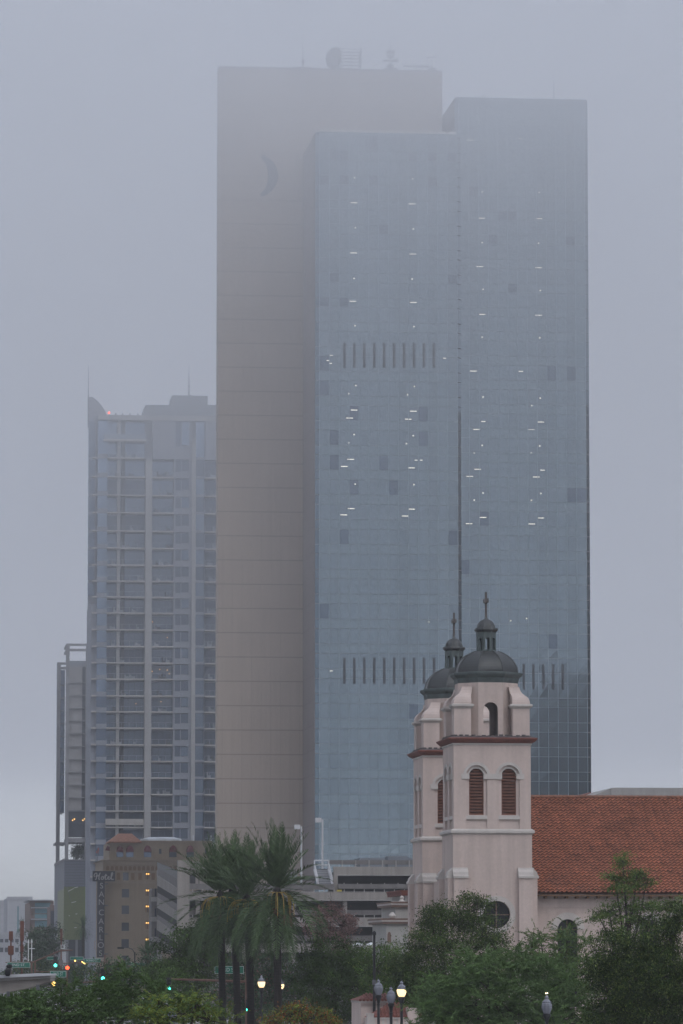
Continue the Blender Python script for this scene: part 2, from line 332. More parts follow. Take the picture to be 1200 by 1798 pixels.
# dish on its lattice
vA = VB+4; zb = ztB+.33
o = roof_at(600, 120, vA); o.z = zb; D_ = empty('dish_antenna', o, fr.th, 'large round dish fixed to a lattice cage on the tall tower roof', 'antenna')
h = fr.z(83, 615, vA)-zb; wl = 40*sz; x0 = -.4
lat = MB()
for xx in (x0, x0+wl):
    for yy in (0, 2.4): lat.tube((xx, yy, 0), (xx, yy, h), .11)
for i in range(8):
    zz = h*(i+.5)/8
    for yy in (0, 2.4):
        lat.tube((x0, yy, zz), (x0+wl, yy, zz), .06)
        if i < 7:
            for j in range(4): lat.tube((x0+wl*j/4, yy, zz), (x0+wl*(j+1)/4, yy, zz+(h/8)*(1 if j % 2 == 0 else 0)-(h/8)*(0 if j % 2 == 0 else 0)), .04)
lat.build('lattice_frame', M['steel'], D_)
ds = MB(); ds.lathe([(.05, .9), (.8, .72), (1.4, .35), (1.75, 0), (1.75, -.35), (1.2, -.5), (.3, -.6)], 24)
do = ds.build('dish', M['steel'], D_, smooth=False); do.location = (-1.35, .6, h*.62); do.rotation_euler = (R(90), 0, R(-55))
MB().tube((-1.2, .6, h*.6), (-.3, .6, h*.6), .15).tube((-.9, .6, 0), (-1.1, .6, h*.5), .12).build('mount', M['steel'], D_)
def antenna(px, ptop, pbase, v, label, arms=(), r=.09, zb_=None):
    p = roof_at(px, pbase, v); zb2 = zb if zb_ is None else zb_; p.z = zb2; A = empty('antenna_mast', p, fr.th, label, 'antenna')
    H = fr.z(ptop, px, v)-zb2; MB().tube((0, 0, 0), (0, 0, H*.55), r*1.6, r).tube((0, 0, H*.55), (0, 0, H), r, r*.6).build('mast', M['steel'], A)
    for (t, wd, hh) in arms: MB().box(-wd/2, wd/2, -.06, .06, H*t-hh/2, H*t+hh/2).tube((0, 0, H*t), (wd*.45, 0, H*t+.4), .05).build('crossbar', M['steel'], A)
    return A
antenna(532, 62, 122, vA, 'thin whip mast left of the round dish on the tall tower roof', [(.12, 2.4, .5), (.3, .9, .25)])
antenna(686, 70, 124, vA, 'mast with stacked crossbars right of the lattice cage on the tower roof', [(.12, 2.2, .9), (.25, 1.1, .5), (.4, 2.6, .35), (.52, 1.3, .5), (.65, 1.5, .6)], .12)
antenna(731, 114, 125, vA, 'low double crossbar aerial near the right end of the slab roof', [(.85, 4.2, .25), (.45, 2.6, .2)], .1)
antenna(759, 99, 126, vA, 'hooked aerial on the far right corner of the slab roof', [(.95, 1.5, .15), (.3, 1.2, .7)], .07)
zr = ztR-.1
antenna(973, 118, 172, VR+5, 'lone hair-thin mast above the right-hand glass block', [], .05, zr)
antenna(858, 160, 172, VR+4, 'short leaning rod on the left of the right-hand glass block roof', [(.6, .6, .1)], .05, zr).rotation_euler = (0, R(-38), fr.th)

# ---------------------------------------------------------------- apartment tower
fa = Fr(270, 900); A = fa.root('apartment_tower', 'balconied apartment tower with a curved roof fin left of the beige slab', 'apartment tower')
U = lambda px, py=1100, v=0: fa.u(px, py, v)
ys = [806, 839.3, 871.3, 902, 934, 964.1, 994, 1022, 1050, 1078, 1107.3, 1136.7, 1165.5, 1194, 1223.3, 1251.3, 1279.9, 1309.2, 1338, 1367.3, 1396, 1425.5, 1454, 1483, 1512, 1541]
zs = [fa.z(y, 270) for y in ys]; ztop = fa.z(738, 270); u_r = U(392)
REC = 1.9
core = MB().box(U(172), u_r, REC+.12, 24, 0, ztop-.05); core.build('core_wall', M['reswall'], A)
MB().box(U(171), u_r, -.4, 24.2, ztop-.05, fa.z(730, 270)).build('roof_slab', M['respier'], A)
piers = [(205, 210.5, .2, .75), (255, 266.5, -.25, REC+.1), (336.5, 343.5, -.2, REC+.1)]
for a, b, v0, v1 in piers: MB().box(U(a), U(b), v0, v1, 0, fa.z(806 if a > 240 and a < 300 else (738 if a < 240 else 770), 270)).build('pier', M['respier'], A)
zz = [ztop] + zs
for i in range(len(zz)-1):
    zt_, zb_ = zz[i], zz[i+1]; top2 = (i == 0)
    if top2: zt_ = ztop
    H = zt_-zb_
    # glazed left bay
    MB().box(U(170.5), U(187.5), .25, REC, zb_+1.0, zt_-.03).build('bay_window', M['resglass'] if i < 15 else M['resglass2'], A)  # low floors get darker glass: a dimmer reflection put into the colour
    MB().box(U(170.2), U(188), .2, REC+.05, zb_, zb_+.98).build('bay_sill', M['reswall'], A)
    # three balconies (slab, rail, doors behind)
    bays = [(187.5, 254.5, 'wide'), (267, 305, 'mid')] + ([(360, 386, 'small')])
    for (a, b, nm) in bays:
        if i == 0 and nm != 'wide': 
            MB().box(U(a), U(b), .05, REC+.06, zb_, zt_-.04).build('gable_wall', M['reswall'], A); continue
        bb = empty('balcony', (0, 0, 0)); bb.parent = A
        MB().box(U(a), U(b), -.45 if nm != 'small' else -.3, REC+.1, zb_, zb_+.24).build('slab', M['slab'], bb)
        r_ = MB(); ua, ub = U(a)+.05, U(b)-.05; nst = max(3, int((ub-ua)/1.3))
        r_.box(ua, ub, -.40, -.34, zb_+1.22, zb_+1.28, 0)
        for k in range(nst+1): r_.box(ua+(ub-ua)*k/nst-.03, ua+(ub-ua)*k/nst+.03, -.40, -.34, zb_+.24, zb_+1.22, 0)
        r_.build('railing', M['rail'], bb)
        dm = MB().box(ua+.05, ub-.05, REC-.05, REC+.1, zb_+.3, zt_-.35)
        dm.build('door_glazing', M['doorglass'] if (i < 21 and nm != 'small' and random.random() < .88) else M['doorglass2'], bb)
        for q in range(random.choice((0, 1, 1, 2, 3))):
            fx = random.uniform(ua+.4, ub-1.2); fwd = random.uniform(.5, 1.3); MB().box(fx, fx+fwd, .4, .9, zb_+.24, zb_+.75).box(fx, fx+fwd*.35, .9, 1.05, zb_+.5, zb_+random.uniform(.9, 1.5)).build('furniture', random.choice((M['louvre'], M['rail'], M['mech'])), bb)
        if nm == 'wide': MB().box(U(213), U(219), .9, REC+.1, zb_+.24, zt_-.02).build('recess_shade_box', M['louvre'], bb)  # near-black box stands in for a dark opening, its shade as colour
        MB().box(ua, ub, REC, REC+.11, zt_-.34, zt_-.01).build('soffit', M['reswall'], bb)
    # wall with two windows, then a single window
    MB().box(U(305), U(336.5), .3, REC+.1, zb_, zb_+H*.34).box(U(305), U(308), .3, REC+.1, zb_+H*.34, zt_).box(U(331.5), U(336.5), .3, REC+.1, zb_+H*.34, zt_).box(U(317.3), U(318.7), .3, REC+.1, zb_+H*.34, zt_).build('wall_panel', M['reswall'], A)
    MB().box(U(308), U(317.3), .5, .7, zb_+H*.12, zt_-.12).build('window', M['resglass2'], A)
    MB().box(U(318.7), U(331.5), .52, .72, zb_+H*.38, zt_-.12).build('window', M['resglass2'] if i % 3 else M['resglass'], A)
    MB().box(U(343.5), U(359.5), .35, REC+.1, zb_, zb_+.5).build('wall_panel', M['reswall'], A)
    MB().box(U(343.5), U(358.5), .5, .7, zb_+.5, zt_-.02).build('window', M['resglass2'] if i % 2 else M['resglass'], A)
MB().box(U(187), U(254), -.7, 0, fa.z(1449, 220), fa.z(1438, 220)).build('pale_band', M['palecon'], A)
for px, py in ((268, 1092), (294, 1119.5), (281, 1175.5), (294, 1176.5), (297.5, 1183), (267.5, 1179), (239, 1235.5), (283, 1232), (212, 1381)):
    uu, z0_ = fa.uz(px, py, 1.5); MB().lathe([(.03, z0_-.1), (.1, z0_), (.03, z0_+.1)], 8, (uu, 1.5)).build('balcony_light', M['lit'], A)
# penthouse balcony and the fin
pb_ = empty('balcony', (0, 0, 0)); pb_.parent = A
MB().box(U(180), U(255.5), -1.0, REC, fa.z(775, 220), fa.z(772, 220)).build('slab', M['slab'], pb_)
MB().box(U(180), U(255.5), -1.0, -.95, fa.z(764, 220), fa.z(763.2, 220)).box(U(181), U(255), -1.0, -.97, fa.z(771.8, 220), fa.z(764.2, 220)).build('railing', M['railglass'], pb_)
fin = [(156, 1060), (156, 697), (163, 697), (172, 704), (181, 715), (189, 730), (172, 731), (172, 1060)]
MB().prism([fa.uz(x, y, 2) for x, y in fin], 2, 2.6).build('roof_fin', M['reswall'], A)
MB().box(U(161), U(172), .9, 20, 0, fa.z(1060, 165)).build('side_wall', M['reswall'], A)
MB().box(U(163), U(172), 2.7, 22, 0, fa.z(740, 165)).build('side_wall', M['reswall'], A)
for i in range(len(zz)-1):
    if ys[i] < 1075: MB().box(U(154.5), U(166), 1.2, 1.9, zs[i]+.5, zz[i]-.2).build('side_window', M['resglass2'], A)
    MB().box(U(161.5), U(170), -.2, .9, zs[i], zs[i]+.3).build('side_balcony', M['slab'], A)
mechs = [[(253, 730), (256, 711), (392, 711), (392, 730)], [(300, 711), (303, 694), (365, 695), (365, 711)]]
for i, q in enumerate(mechs): MB().prism([fa.uz(x, y, 5+i) for x, y in q], 5+i, 17-2*i).build('plant_room', M['mech'], A)
for px in (202, 214, 227, 241): MB().tube((U(px), .5, fa.z(731, 220)), (U(px), .5, fa.z(725, 220)), .12).build('roof_post', M['steel'], A)
MB().lathe([(.05, fa.z(726, 190)), (.28, fa.z(724.5, 190)), (.05, fa.z(722, 190))], 8, (U(190), .5)).build('warning_light', M['lensr'], A)
for px, pt, pb2, lab in ((154.5, 643, 752, 'thin whip aerial clipped to the edge of the curved roof fin'), (332, 633, 696, 'thin lightning rod on the apartment tower plant room')):
    uu, z0 = fa.uz(px, pb2, 3 if px < 200 else 8); p = fa.O + fa.ud*uu + fa.vd*(1.8 if px < 200 else 8) + Vector((0, 0, z0))
    rod = empty('whip_aerial', p, fa.th, lab, 'aerial'); H = fa.z(pt, px, 3)-z0
    MB().tube((0, 0, 0), (0, 0, H*.6), .12, .09).tube((0, 0, H*.6), (0, 0, H), .07, .05).build('rod', M['steel'], rod)
    MB().box(-.1, .5, -.1, .3, .1, .35).box(-.1, .5, -.1, .3, H*.3, H*.3+.2).build('bracket', M['steel'], rod)

# ---------------------------------------------------------------- framed tower far left
ff = Fr(130, 1010); B = ff.root('framed_tower', 'slim grey tower wrapped in an open steel frame at the far left', 'office tower')
u = lambda px, py=1400, v=0: ff.u(px, py, v); zf = lambda y, px=130, v=0: ff.z(y, px, v)
zl = [1197.5-22.6+22.6*i for i in range(1, 11)]
for a, b, yt, v in ((115, 121, 1130, 0), (150, 154, 1130, 0), (158.5, 163, 1130, 0), (100.5, 107, 1161, 4)): MB().box(u(a), u(b), v, v+1.4, 0, zf(yt)).build('column', M['frame'], B)
for a, b, v in ((115, 170, 0), (101, 116, 4)):
    for y0, y1 in (((1130, 1133.5), (1139, 1143)) if v == 0 else ((1161, 1165), (1169, 1173))):
        MB().box(u(a), u(b), v+.1, v+1.2, zf(y1), zf(y0)).build('beam', M['frame'], B)
for x0_, x1_ in ((115.5, 120.5),):
    for yb in (1130, 1139): MB().box(u(115.5), u(120.5), 1.3, 14, zf(yb+3.5), zf(yb)).build('beam', M['frame'], B)
MB().box(u(121), u(170), 1.5, 20, zf(1425), zf(1159.5)).build('core_wall', M['reswall'], B)
MB().box(u(106), u(115), 5.5, 20, zf(1425), zf(1188)).build('core_wall', M['reswall'], B)
prev = 1170
for y in [1198+22.5*i for i in range(11)]:
    MB().box(u(121.2), u(143.8), 1.2, 1.48, zf(y-.8), zf(prev)).build('wall_panel', M['panelw'], B)
    MB().box(u(144.2), u(150), 1.22, 1.5, zf(y-.8), zf(prev)).build('window', M['darkglass'], B)
    MB().box(u(107.2), u(114.8), 5.3, 5.48, zf(y+3), zf(prev+4)).build('window', M['resglass'], B)
    MB().box(u(121), u(163), .6, 1.1, zf(y+.6), zf(y-.8)).build('beam', M['frame'], B)
    MB().box(u(107), u(115), 4.6, 5.2, zf(y+3.6), zf(y+2.4)).build('beam', M['frame'], B)
    prev = y
MB().box(u(121.2), u(150), 1.0, 1.6, zf(1470), zf(1425)).build('dark_lobby_glass', M['darkglass'], B)
for px, py in ((128.5, 1440), (131.5, 1438), (146.5, 1440), (149.5, 1437.5)): MB().box(u(px-1), u(px+1), .9, .98, zf(py+1.1), zf(py-1.1)).build('ceiling_light', M['lit'], B)
MB().box(u(119), u(165), .3, 18, zf(1479), zf(1471)).build('terrace_slab', M['frame'], B)
MB().box(u(100), u(118), 4.2, 18, zf(1482), zf(1478)).build('terrace_slab', M['frame'], B)
MB().box(u(150.5), u(158), 1.2, 18, 0, zf(1430)).build('core_wall', M['reswall'], B)

# podium with green panels
fp = Fr(130, 960, 6); C_ = fp.root('ribbed_podium', 'ribbed grey podium with tall green wall panels beside the hotel sign', 'building')
u = lambda px, v=0: fp.u(px, 1600, v); z = lambda y: fp.z(y, 130)
u0, u1 = u(113), u(165); LD = 21*mpp(960)/math.sin(R(2.8))
b = MB(); b.box(u0, u1, 0, LD, z(1650), z(1511)); b.build('cladding', M['ribbed'], C_)
MB().box(u0+1, u1, 1, LD-1, 0, z(1650)).build('ground_floor_glass', M['darkglass'], C_)
for k in range(4): MB().box(u0+.5+k*2, u0+1+k*2, .3, .8, 0, z(1650)).build('column', M['frame'], C_)
g1 = [(113.5, 1558), (150, 1558), (138, 1650), (113.5, 1650)]
MB().prism([fp.uz(x, y, -.05) for x, y in [(112.8, 1557), (117, 1557), (141, 1634), (141, 1650), (112.8, 1650)]], -.12, .02).build('green_panel', M['green1'], C_)
MB().prism([fp.uz(x, y, -.05) for x, y in [(118, 1557), (150, 1557), (150, 1640), (142, 1640)]], -.09, .02).build('green_panel', M['green1'], C_)
MB().box(u(149), u(157), -.1, .02, z(1622), z(1557)).build('green_panel', M['green3'], C_)
MB().box(u0-.08, u0+.01, .2, LD*.62, z(1650), z(1561)).build('green_panel', M['green2'], C_)
MB().box(u(157), u(165), -.5, .02, 0, z(1558)).build('corner_pier', M['ribbed'], C_)
MB().box(u0-.1, u1, -.1, LD, z(1511), z(1509)).box(u0-.15, u0-.02, 0, LD, z(1511), z(1507.5)).build('parapet', M['frame'], C_)
for a in ((120, 1565, 130, 1560), (131, 1559, 137, 1557.5), (126, 1585, 134, 1583), (121, 1608, 123, 1608), (133, 1605, 136, 1604.6), (131, 1629, 135, 1628.5)):
    p0, p1 = fp.uz(a[0], a[1], -.15), fp.uz(a[2], a[3], -.15); MB().tube((p0[0], -.16, p0[1]), (p1[0], -.16, p1[1]), .06).build('light_strip', M['parapet'], C_)

# ---------------------------------------------------------------- hotel
fh = Fr(280, 780); Hh = fh.root('tan_hotel', 'tan brick hotel with red awnings and a dark vertical sign', 'hotel')
u = lambda px, py=1600, v=0: fh.u(px, py, v); z = lambda y, px=280, v=0: fh.z(y, px, v)
uA, uB = u(183), u(377)
wins = [(214, 227, y0, y1) for y0, y1 in ((1561, 1576), (1590, 1605), (1620, 1634.5), (1649, 1664), (1678, 1693))] + [(255.5, 263.5, y0, y1) for y0, y1 in ((1560, 1573), (1588, 1602), (1617, 1631), (1646, 1661))]
top = [(216, 226, 1532, 1546), (255.5, 263.5, 1531, 1544)]
rects = [rect(u(a), u(b), z(d), z(c)) for a, b, c, d in wins+top]
w_ = MB(); w_.wall(uA, uB, 0, z(1511), rects, 0, .5); w_.box(uA, uB, .5, 28, 0, z(1511)-.05); w_.box(uA, uA+.02, 0, .5, 0, z(1511)-.1); w_.build('wall', [M['tan']], Hh)
for k, (a, b, c, d) in enumerate(wins+top):
    lit = a > 250
    wn = MB().box(u(a), u(b), .28, .34, z(d), z(c)).build('window', M['darkglass'] if not lit else M['brown'], Hh)
    fm = MB().box(u((a+b)/2)-.05, u((a+b)/2)+.05, .22, .28, z(d), z(c)).build('frame', M['darkglass'], wn)
    if lit:
        zz0 = z(c+5); uc_ = u((a+b)/2)
        for q in (-1, 1): MB().box(uc_+q*.17-.11, uc_+q*.17+.11, .2, .235, zz0+.02, zz0+.27).build('lamp_glow', M['lit'], wn)
        MB().box(u(a)+.05, u(b)-.05, .24, .275, z(d)+.05, z(c)-.1).build('warm_glow_pane', M['glowpane'], wn)  # non-glowing brown pane paints in the faint warm lamplight
    MB().box(u(a)-.12, u(b)+.12, -.08, .3, z(d)-.18, z(d)).build('sill', M['tan2'], wn)
for a, b in ((205, 211), (230, 236), (243, 249), (266, 272), (276, 282), (300, 306)): MB().box(u(a), u(b), -.07, .02, z(1545), z(1533)).build('shutter', M['brown'], Hh)
MB().box(uA-.1, uB, -.15, .02, z(1551), z(1548)).build('string_course', M['tan2'], Hh)
cor = MB(); cor.box(uA-.5, uB, -.5, 28, z(1511), z(1509.5)); cor.box(uA-.25, uB, -.25, 27, z(1519), z(1511)-.003); cor.box(uA-.2, uB, -.22, .02, z(1531), z(1529)); cor.box(uA-.2, uA, 0, 28, z(1531), z(1519)); cor.build('cornice', M['tan2'], Hh)
for k in range(24):
    ua = uA + .25 + k*(uB-uA-.5)/24; MB().prism(arch(ua+.35, .28, z(1528.5), z(1523.5), 6), -.06, .015).build('niche', M['brown'], Hh)
ph = MB(); aw = [(205, 217, 1496), (222, 235, 1496), (253, 266, 1497), (297.5, 310.5, 1497), (328, 341, 1496)]
pz1 = z(1478); v0 = 1.6
holes = [rect(u(a, 1490, v0), u(b, 1490, v0), z(1504.5), z(1488)) for a, b, _ in aw] + [rect(u(279.5, 1490, v0), u(284, 1490, v0), z(1499), z(1490)), rect(u(360, 1490, v0), u(365.5, 1490, v0), z(1499), z(1490))]
p0, p1 = u(192.5, 1490, v0), uB-.4
ph.wall(p0, p1, z(1510), pz1, holes, v0, .4); ph.box(p0, p1, v0+.4, 22, z(1510), pz1-.05); ph.box(p0, p0+.02, v0, v0+.41, z(1510), pz1-.06); ph.build('penthouse_wall', M['tan'], Hh)
MB().box(p0-.05, p1+.05, v0-.12, v0+.3, pz1-.05, pz1+.25).box(u(248), u(320), v0-.02, v0+.02, pz1-.3, pz1-.1).build('penthouse_coping', M['tan2'], Hh)
for a, b, yt in aw:
    MB().box(u(a, 1490, v0), u(b, 1490, v0), v0+.25, v0+.3, z(1504.5), z(1490)).build('window', M['resglass2'], Hh)
    uc = (u(a, 1490, v0)+u(b, 1490, v0))/2; hw = (u(b)-u(a))/2+.05; m_ = MB(); rings = []
    for k in range(6):
        t_ = k/5; vv = v0-.03-.75*math.sin(t_*math.pi/2); sc_ = math.cos(t_*math.pi/2)*.0+1
        rings.append([(uc+hw*math.cos(math.pi*i/10), vv, z(1496)+hw*1.75*math.sin(math.pi*i/10)*math.cos(t_*math.pi/2*.98)) for i in range(11)])
    m_.loft(rings, cap=False); m_.build('awning', M['awning'], Hh)
for px in (281.7, 362.7): MB().box(u(px-2.3, 1490, v0), u(px+2.3, 1490, v0), v0+.2, v0+.25, z(1499), z(1490)).build('small_window', M['darkglass'], Hh)
# hip roof
hb = MB(); a, b = u(190, 1470, 1), u(249, 1470, 1); ze, zr_ = z(1477.5), z(1462.5); c0, c1 = u(208, 1470, 4), u(232, 1470, 4)
hb.add([(a, .9, ze), (b, .9, ze), (b, 9, ze), (a, 9, ze), (c0, 4.5, zr_), (c1, 4.5, zr_), (a, .9, ze-.25), (b, .9, ze-.25), (b, 9, ze-.25), (a, 9, ze-.25)], [(0, 1, 5, 4), (1, 2, 5), (2, 3, 4, 5), (3, 0, 4), (0, 6, 7, 1), (1, 7, 8, 2), (2, 8, 9, 3), (3, 9, 6, 0), (6, 9, 8, 7)]); hb.build('hip_roof', M['tile'], Hh)
rm = MB(); rm.lathe([(3.6, pz1+.2), (3.4, pz1+.7), (2.2, pz1+.95), (.1, pz1+1.0)], 18); rm.V = [(x*1.0, yv*.5, zv) for x, yv, zv in rm.V]; 
ro = rm.build('roof_bubble', M['roofmemb'], Hh); ro.location = (u(288), 6, 0)
MB().box(u(250), u(262), 4, 8, pz1, pz1+.6).box(u(300), u(318), 4.5, 8, pz1, pz1+.5).build('roof_unit', M['roofmemb'], Hh)
for px in (341, 372): MB().tube((u(px), 2.5, pz1), (u(px), 2.5, pz1+1.2), .14).build('vent_pipe', M['roofmemb'], Hh)
MB().tube((u(172, 1500), 1.0, z(1512)), (u(172, 1500), 1.0, z(1486)), .07).build('flagpole', M['steel'], Hh)
MB().prism([fh.uz(x, y, 1) for x, y in [(168.5, 1497), (173, 1488), (174.5, 1490), (172.5, 1500)]], .97, 1.03).build('flag', M['redflag'], Hh)
MB().prism([fh.uz(x, y, 1) for x, y in [(185, 1493), (189, 1485), (193, 1487), (193, 1494)]], .9, 1.8).build('awning', M['awning'], Hh)
# signs
sg = empty('hotel_sign', fh.O + fh.ud*u(177), fh.th, 'dark two-part sign with pale lettering on the corner of the tan hotel', 'sign')
ox = u(177); sv = -1.9
ux = lambda px, py=1600: fh.u(px, py, sv)-ox
MB().box(ux(163, 1540), ux(202.5, 1540), sv, sv+.5, z(1547.5, 180, sv), z(1529.5, 180, sv)).build('name_board', M['navy'], sg)
MB().box(ux(171), ux(184), sv+.02, sv+.48, z(1681, 180, sv), z(1547.6, 180, sv)).build('blade_board', M['navy'], sg)
for py in (1552, 1590, 1640, 1675): MB().box(ux(184), ux(190), sv+.2, sv+.35, z(py, 180, sv)-.1, z(py, 180, sv)+.1).tube((ux(186), sv+.27, z(py, 180, sv)), (ux(187), .2, z(py, 180, sv)), .08).build('bracket', M['steel'], sg)
for ch, py, px in zip('SANCARLOS', (1555.7, 1570.7, 1584.5, 1602.7, 1618, 1633, 1646.7, 1660, 1674.3), (178.6, 178.6, 178.4, 178.2, 178, 178, 177.6, 177.4, 177)):
    text_mesh(ch, 1.42, M['letter'], 'letter', sg, (ux(px, py), sv-.03, z(py, 178, sv)), .02)
strokes = [  # script lettering, in units of the board
    [(.06,.42),(.02,.55),(.06,.78),(.14,.86),(.17,.75),(.15,.45),(.13,.18),(.08,.12)], [(.10,.5),(.2,.53),(.30,.56)], [(.33,.88),(.28,.7),(.26,.4),(.26,.16),(.30,.12)],
    [(.42,.46),(.37,.36),(.37,.2),(.42,.12),(.48,.2),(.48,.38),(.42,.46),(.48,.42),(.54,.42)], [(.60,.75),(.57,.45),(.56,.2),(.60,.12),(.65,.2)], [(.53,.56),(.66,.58)],
    [(.65,.2),(.70,.28),(.76,.36),(.74,.47),(.69,.42),(.68,.24),(.73,.12),(.80,.2)], [(.80,.2),(.88,.5),(.93,.8),(.90,.92),(.86,.8),(.85,.4),(.87,.15),(.93,.14),(.97,.2)]]
bx0, bx1, bz0, bz1 = ux(164.5, 1540), ux(201, 1540), z(1546.5, 180, sv), z(1530.5, 180, sv)
sw = MB()
for st in strokes: sw.path([(bx0+(bx1-bx0)*x, sv-.05, bz0+(bz1-bz0)*y) for x, y in st], .085, 6)
sw.build('lettering', M['letter'], sg)
MB().box(ux(166), ux(167), sv, sv+.2, z(1667, 170, sv), z(1652, 170, sv)).box(ux(166), ux(170), sv, sv+.2, z(1652.8, 170, sv), z(1652, 170, sv)).box(ux(166), ux(170), sv, sv+.2, z(1667, 170, sv), z(1666, 170, sv)).build('neon_bracket', M['tan2'], sg)

# ---------------------------------------------------------------- parking garage
fg = Fr(520, 520); G = fg.root('parking_garage', 'concrete parking garage with long dark openings below the glass tower', 'parking garage')
u = lambda px, py=1580, v=0: fg.u(px, py, v); z = lambda y, px=520, v=0: fg.z(y, px, v)
uL, uRr = u(330), u(790); DEP = 41
def beam(name, a, b, y0, y1, v0, v1, m): return MB().box(a, b, v0, v1, z(y1), z(y0)).build(name, m, G)
for y0, y1, y2, y3 in ((1566.5, 1580, 1597.5, 1606.5), (1611.5, 1626, 1642.5, 1652), (1657, 1671, 1688, 1697)):
    beam('spandrel_beam', uL, uRr, y0, y1, 0, .5, M['conc'])
    beam('beam_lip', uL, uRr, y1, y1+1.3, -.05, .45, M['palecon'])
    beam('deck_slab', uL, uRr, y1-4, y1, .5, DEP, M['conc2'])
    beam('guard_wall', uL, uRr, y2, y3, .9, 1.2, M['conc2'])
    beam('guard_rail', uL, uRr, y0-1.2, y0-.6, .1, .2, M['palecon'])
    for k in range(26):
        ua = uL + (uRr-uL)*(k+.5)/26; MB().box(ua-.05, ua+.05, .1, .2, z(y0), z(y0-5.2)).build('rail_post', M['palecon'], G)
    for px in (348, 430, 517, 607, 697, 770): MB().box(u(px-3.6), u(px+3.6), .35, .95, z(y2+9), z(y1)).build('column', M['conc'], G)
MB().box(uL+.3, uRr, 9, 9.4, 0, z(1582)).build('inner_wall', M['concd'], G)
MB().box(uL, uRr, .6, .9, 0, z(1697)).build('ground_wall', M['conc2'], G)
# upper deck on the right
ur0 = u(589)
beam('spandrel_beam', ur0, uRr, 1521, 1535, 2, 2.5, M['conc']); beam('beam_lip', ur0+.5, uRr, 1535, 1536.6, 1.95, 2.5, M['palecon'])
beam('deck_slab', ur0, uRr, 1530.5, 1535, 2.5, DEP, M['conc2'])
beam('guard_wall', u(585), uRr, 1508.5, 1516.3, 4, 4.4, M['conc2']); beam('guard_wall', u(597), uRr, 1551.5, 1560, 1.5, 1.8, M['conc2'])
MB().box(ur0, u(596.5), 2, 2.6, z(1566), z(1535)).build('column', M['conc'], G)
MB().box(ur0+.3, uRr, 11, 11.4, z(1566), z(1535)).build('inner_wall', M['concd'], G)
for k in range(8):
    ua = u(600) + (uRr-u(600))*(k+.3)/8; MB().box(ua-.06, ua+.06, 3.6, 3.8, z(1521), z(1509)).build('rail_post', M['palecon'], G)
    MB().box(ua-.05, ua+.05, 1.6, 1.7, z(1560), z(1549.5)).build('rail_post', M['palecon'], G)
MB().box(u(655), u(655)+7, 14, 20, z(1530), z(1501)).build('plant_box', M['mech'], G); MB().box(u(692), u(692)+2.4, 6, 9, z(1530), z(1500)).build('plant_box', M['mech'], G)
# open pale deck left of the stairs
dk = MB(); dk.add([(u(395), 1.2, z(1553)), (u(589), 1.2, z(1553)), (u(589), 30, z(1549)), (u(395), 30, z(1549)), (u(395), 1.2, z(1556)), (u(589), 1.2, z(1556)), (u(589), 30, z(1556)), (u(395), 30, z(1556))], [(0, 1, 2, 3), (4, 5, 1, 0), (5, 6, 2, 1), (7, 6, 5, 4), (7, 4, 0, 3), (6, 7, 3, 2)]); dk.build('roof_deck', M['deck'], G)
MB().box(u(395), u(589), 1.0, 1.2, z(1562), z(1552)).build('guard_wall', M['conc2'], G)
p = [(u(520), z(1534)), (u(562), z(1519.5)), (u(562), z(1552)), (u(520), z(1552))]
MB().prism(p, 28, 28.3).build('ramp_wall', M['deck'], G)
MB().prism([(a_, b_+.1) for a_, b_ in [(u(520), z(1534)), (u(562), z(1519.5)), (u(562), z(1516.5)), (u(520), z(1531))]], 27.8, 28.4).build('ramp_coping', M['conc'], G)
for k in range(8):
    a_ = u(522+5*k); b_ = z(1534-14.5*(2+5*k)/42); MB().box(a_, a_+.2, 27.5, 27.8, b_-.35, b_+.1).build('ramp_stud', M['palecon'], G)
# left flank: ramps climbing away from the viewer
def flank(ya0, ya1, yb0, yb1, name, m, du=0.0, th=.35):
    z0a, z1a = z(ya1, 325), z(ya0, 325); z0b, z1b = fg.z(yb1, 283, DEP), fg.z(yb0, 283, DEP); x = uL-1.0+du
    b = MB(); b.add([(x, .9, z0a), (x, DEP, z0b), (x, DEP, z1b), (x, .9, z1a), (x+th, .9, z0a), (x+th, DEP, z0b), (x+th, DEP, z1b), (x+th, .9, z1a)], [(0, 1, 2, 3), (7, 6, 5, 4), (0, 4, 5, 1), (3, 2, 6, 7), (0, 3, 7, 4), (1, 5, 6, 2)]); return b.build(name, m, G)
for n in range(3):
    o1, o2 = 41*n, 39*n
    flank(1561+o1, 1577+o1, 1536+o2, 1554.5+o2, 'ramp_beam', M['conc'])
    flank(1589+o1, 1601+o1, 1567+o2, 1575+o2, 'ramp_guard', M['conc2'], .03)
    flank(1576+o1, 1590+o1, 1553+o2, 1568+o2, 'opening_shade_panel', M['black'], .06, .1)  # nearly flush black panels paint the shade of the ramp openings
    flank(1600+o1, 1603+o1, 1574+o2, 1577+o2, 'gap_shade_panel', M['black'], .06, .1)  # black strip painting the shade between guard and beam
flank(1545, 1561.5, 1523, 1536.3, 'ramp_guard', M['conc2'], .04); flank(1529.5, 1545, 1514, 1523, 'ramp_railing', M['post'], .02, .08)
MB().box(uL+1.5, uL+1.8, 3, DEP, 0, z(1562)).build('inner_wall', M['concd'], G)
MB().box(uL-1.2, uL+.2, -.15, .9, 0, z(1511.5)).build('corner_pylon', M['conc'], G)
MB().prism([(uL+.2, z(1512)), (u(352), z(1512)), (u(388), z(1551)), (u(388), z(1553)), (uL+.2, z(1553))], 2.5, 2.8).build('ramp_wall', M['conc'], G)
MB().box(uL+.2, u(395), .2, .5, z(1562), z(1552)).build('guard_wall', M['conc2'], G)
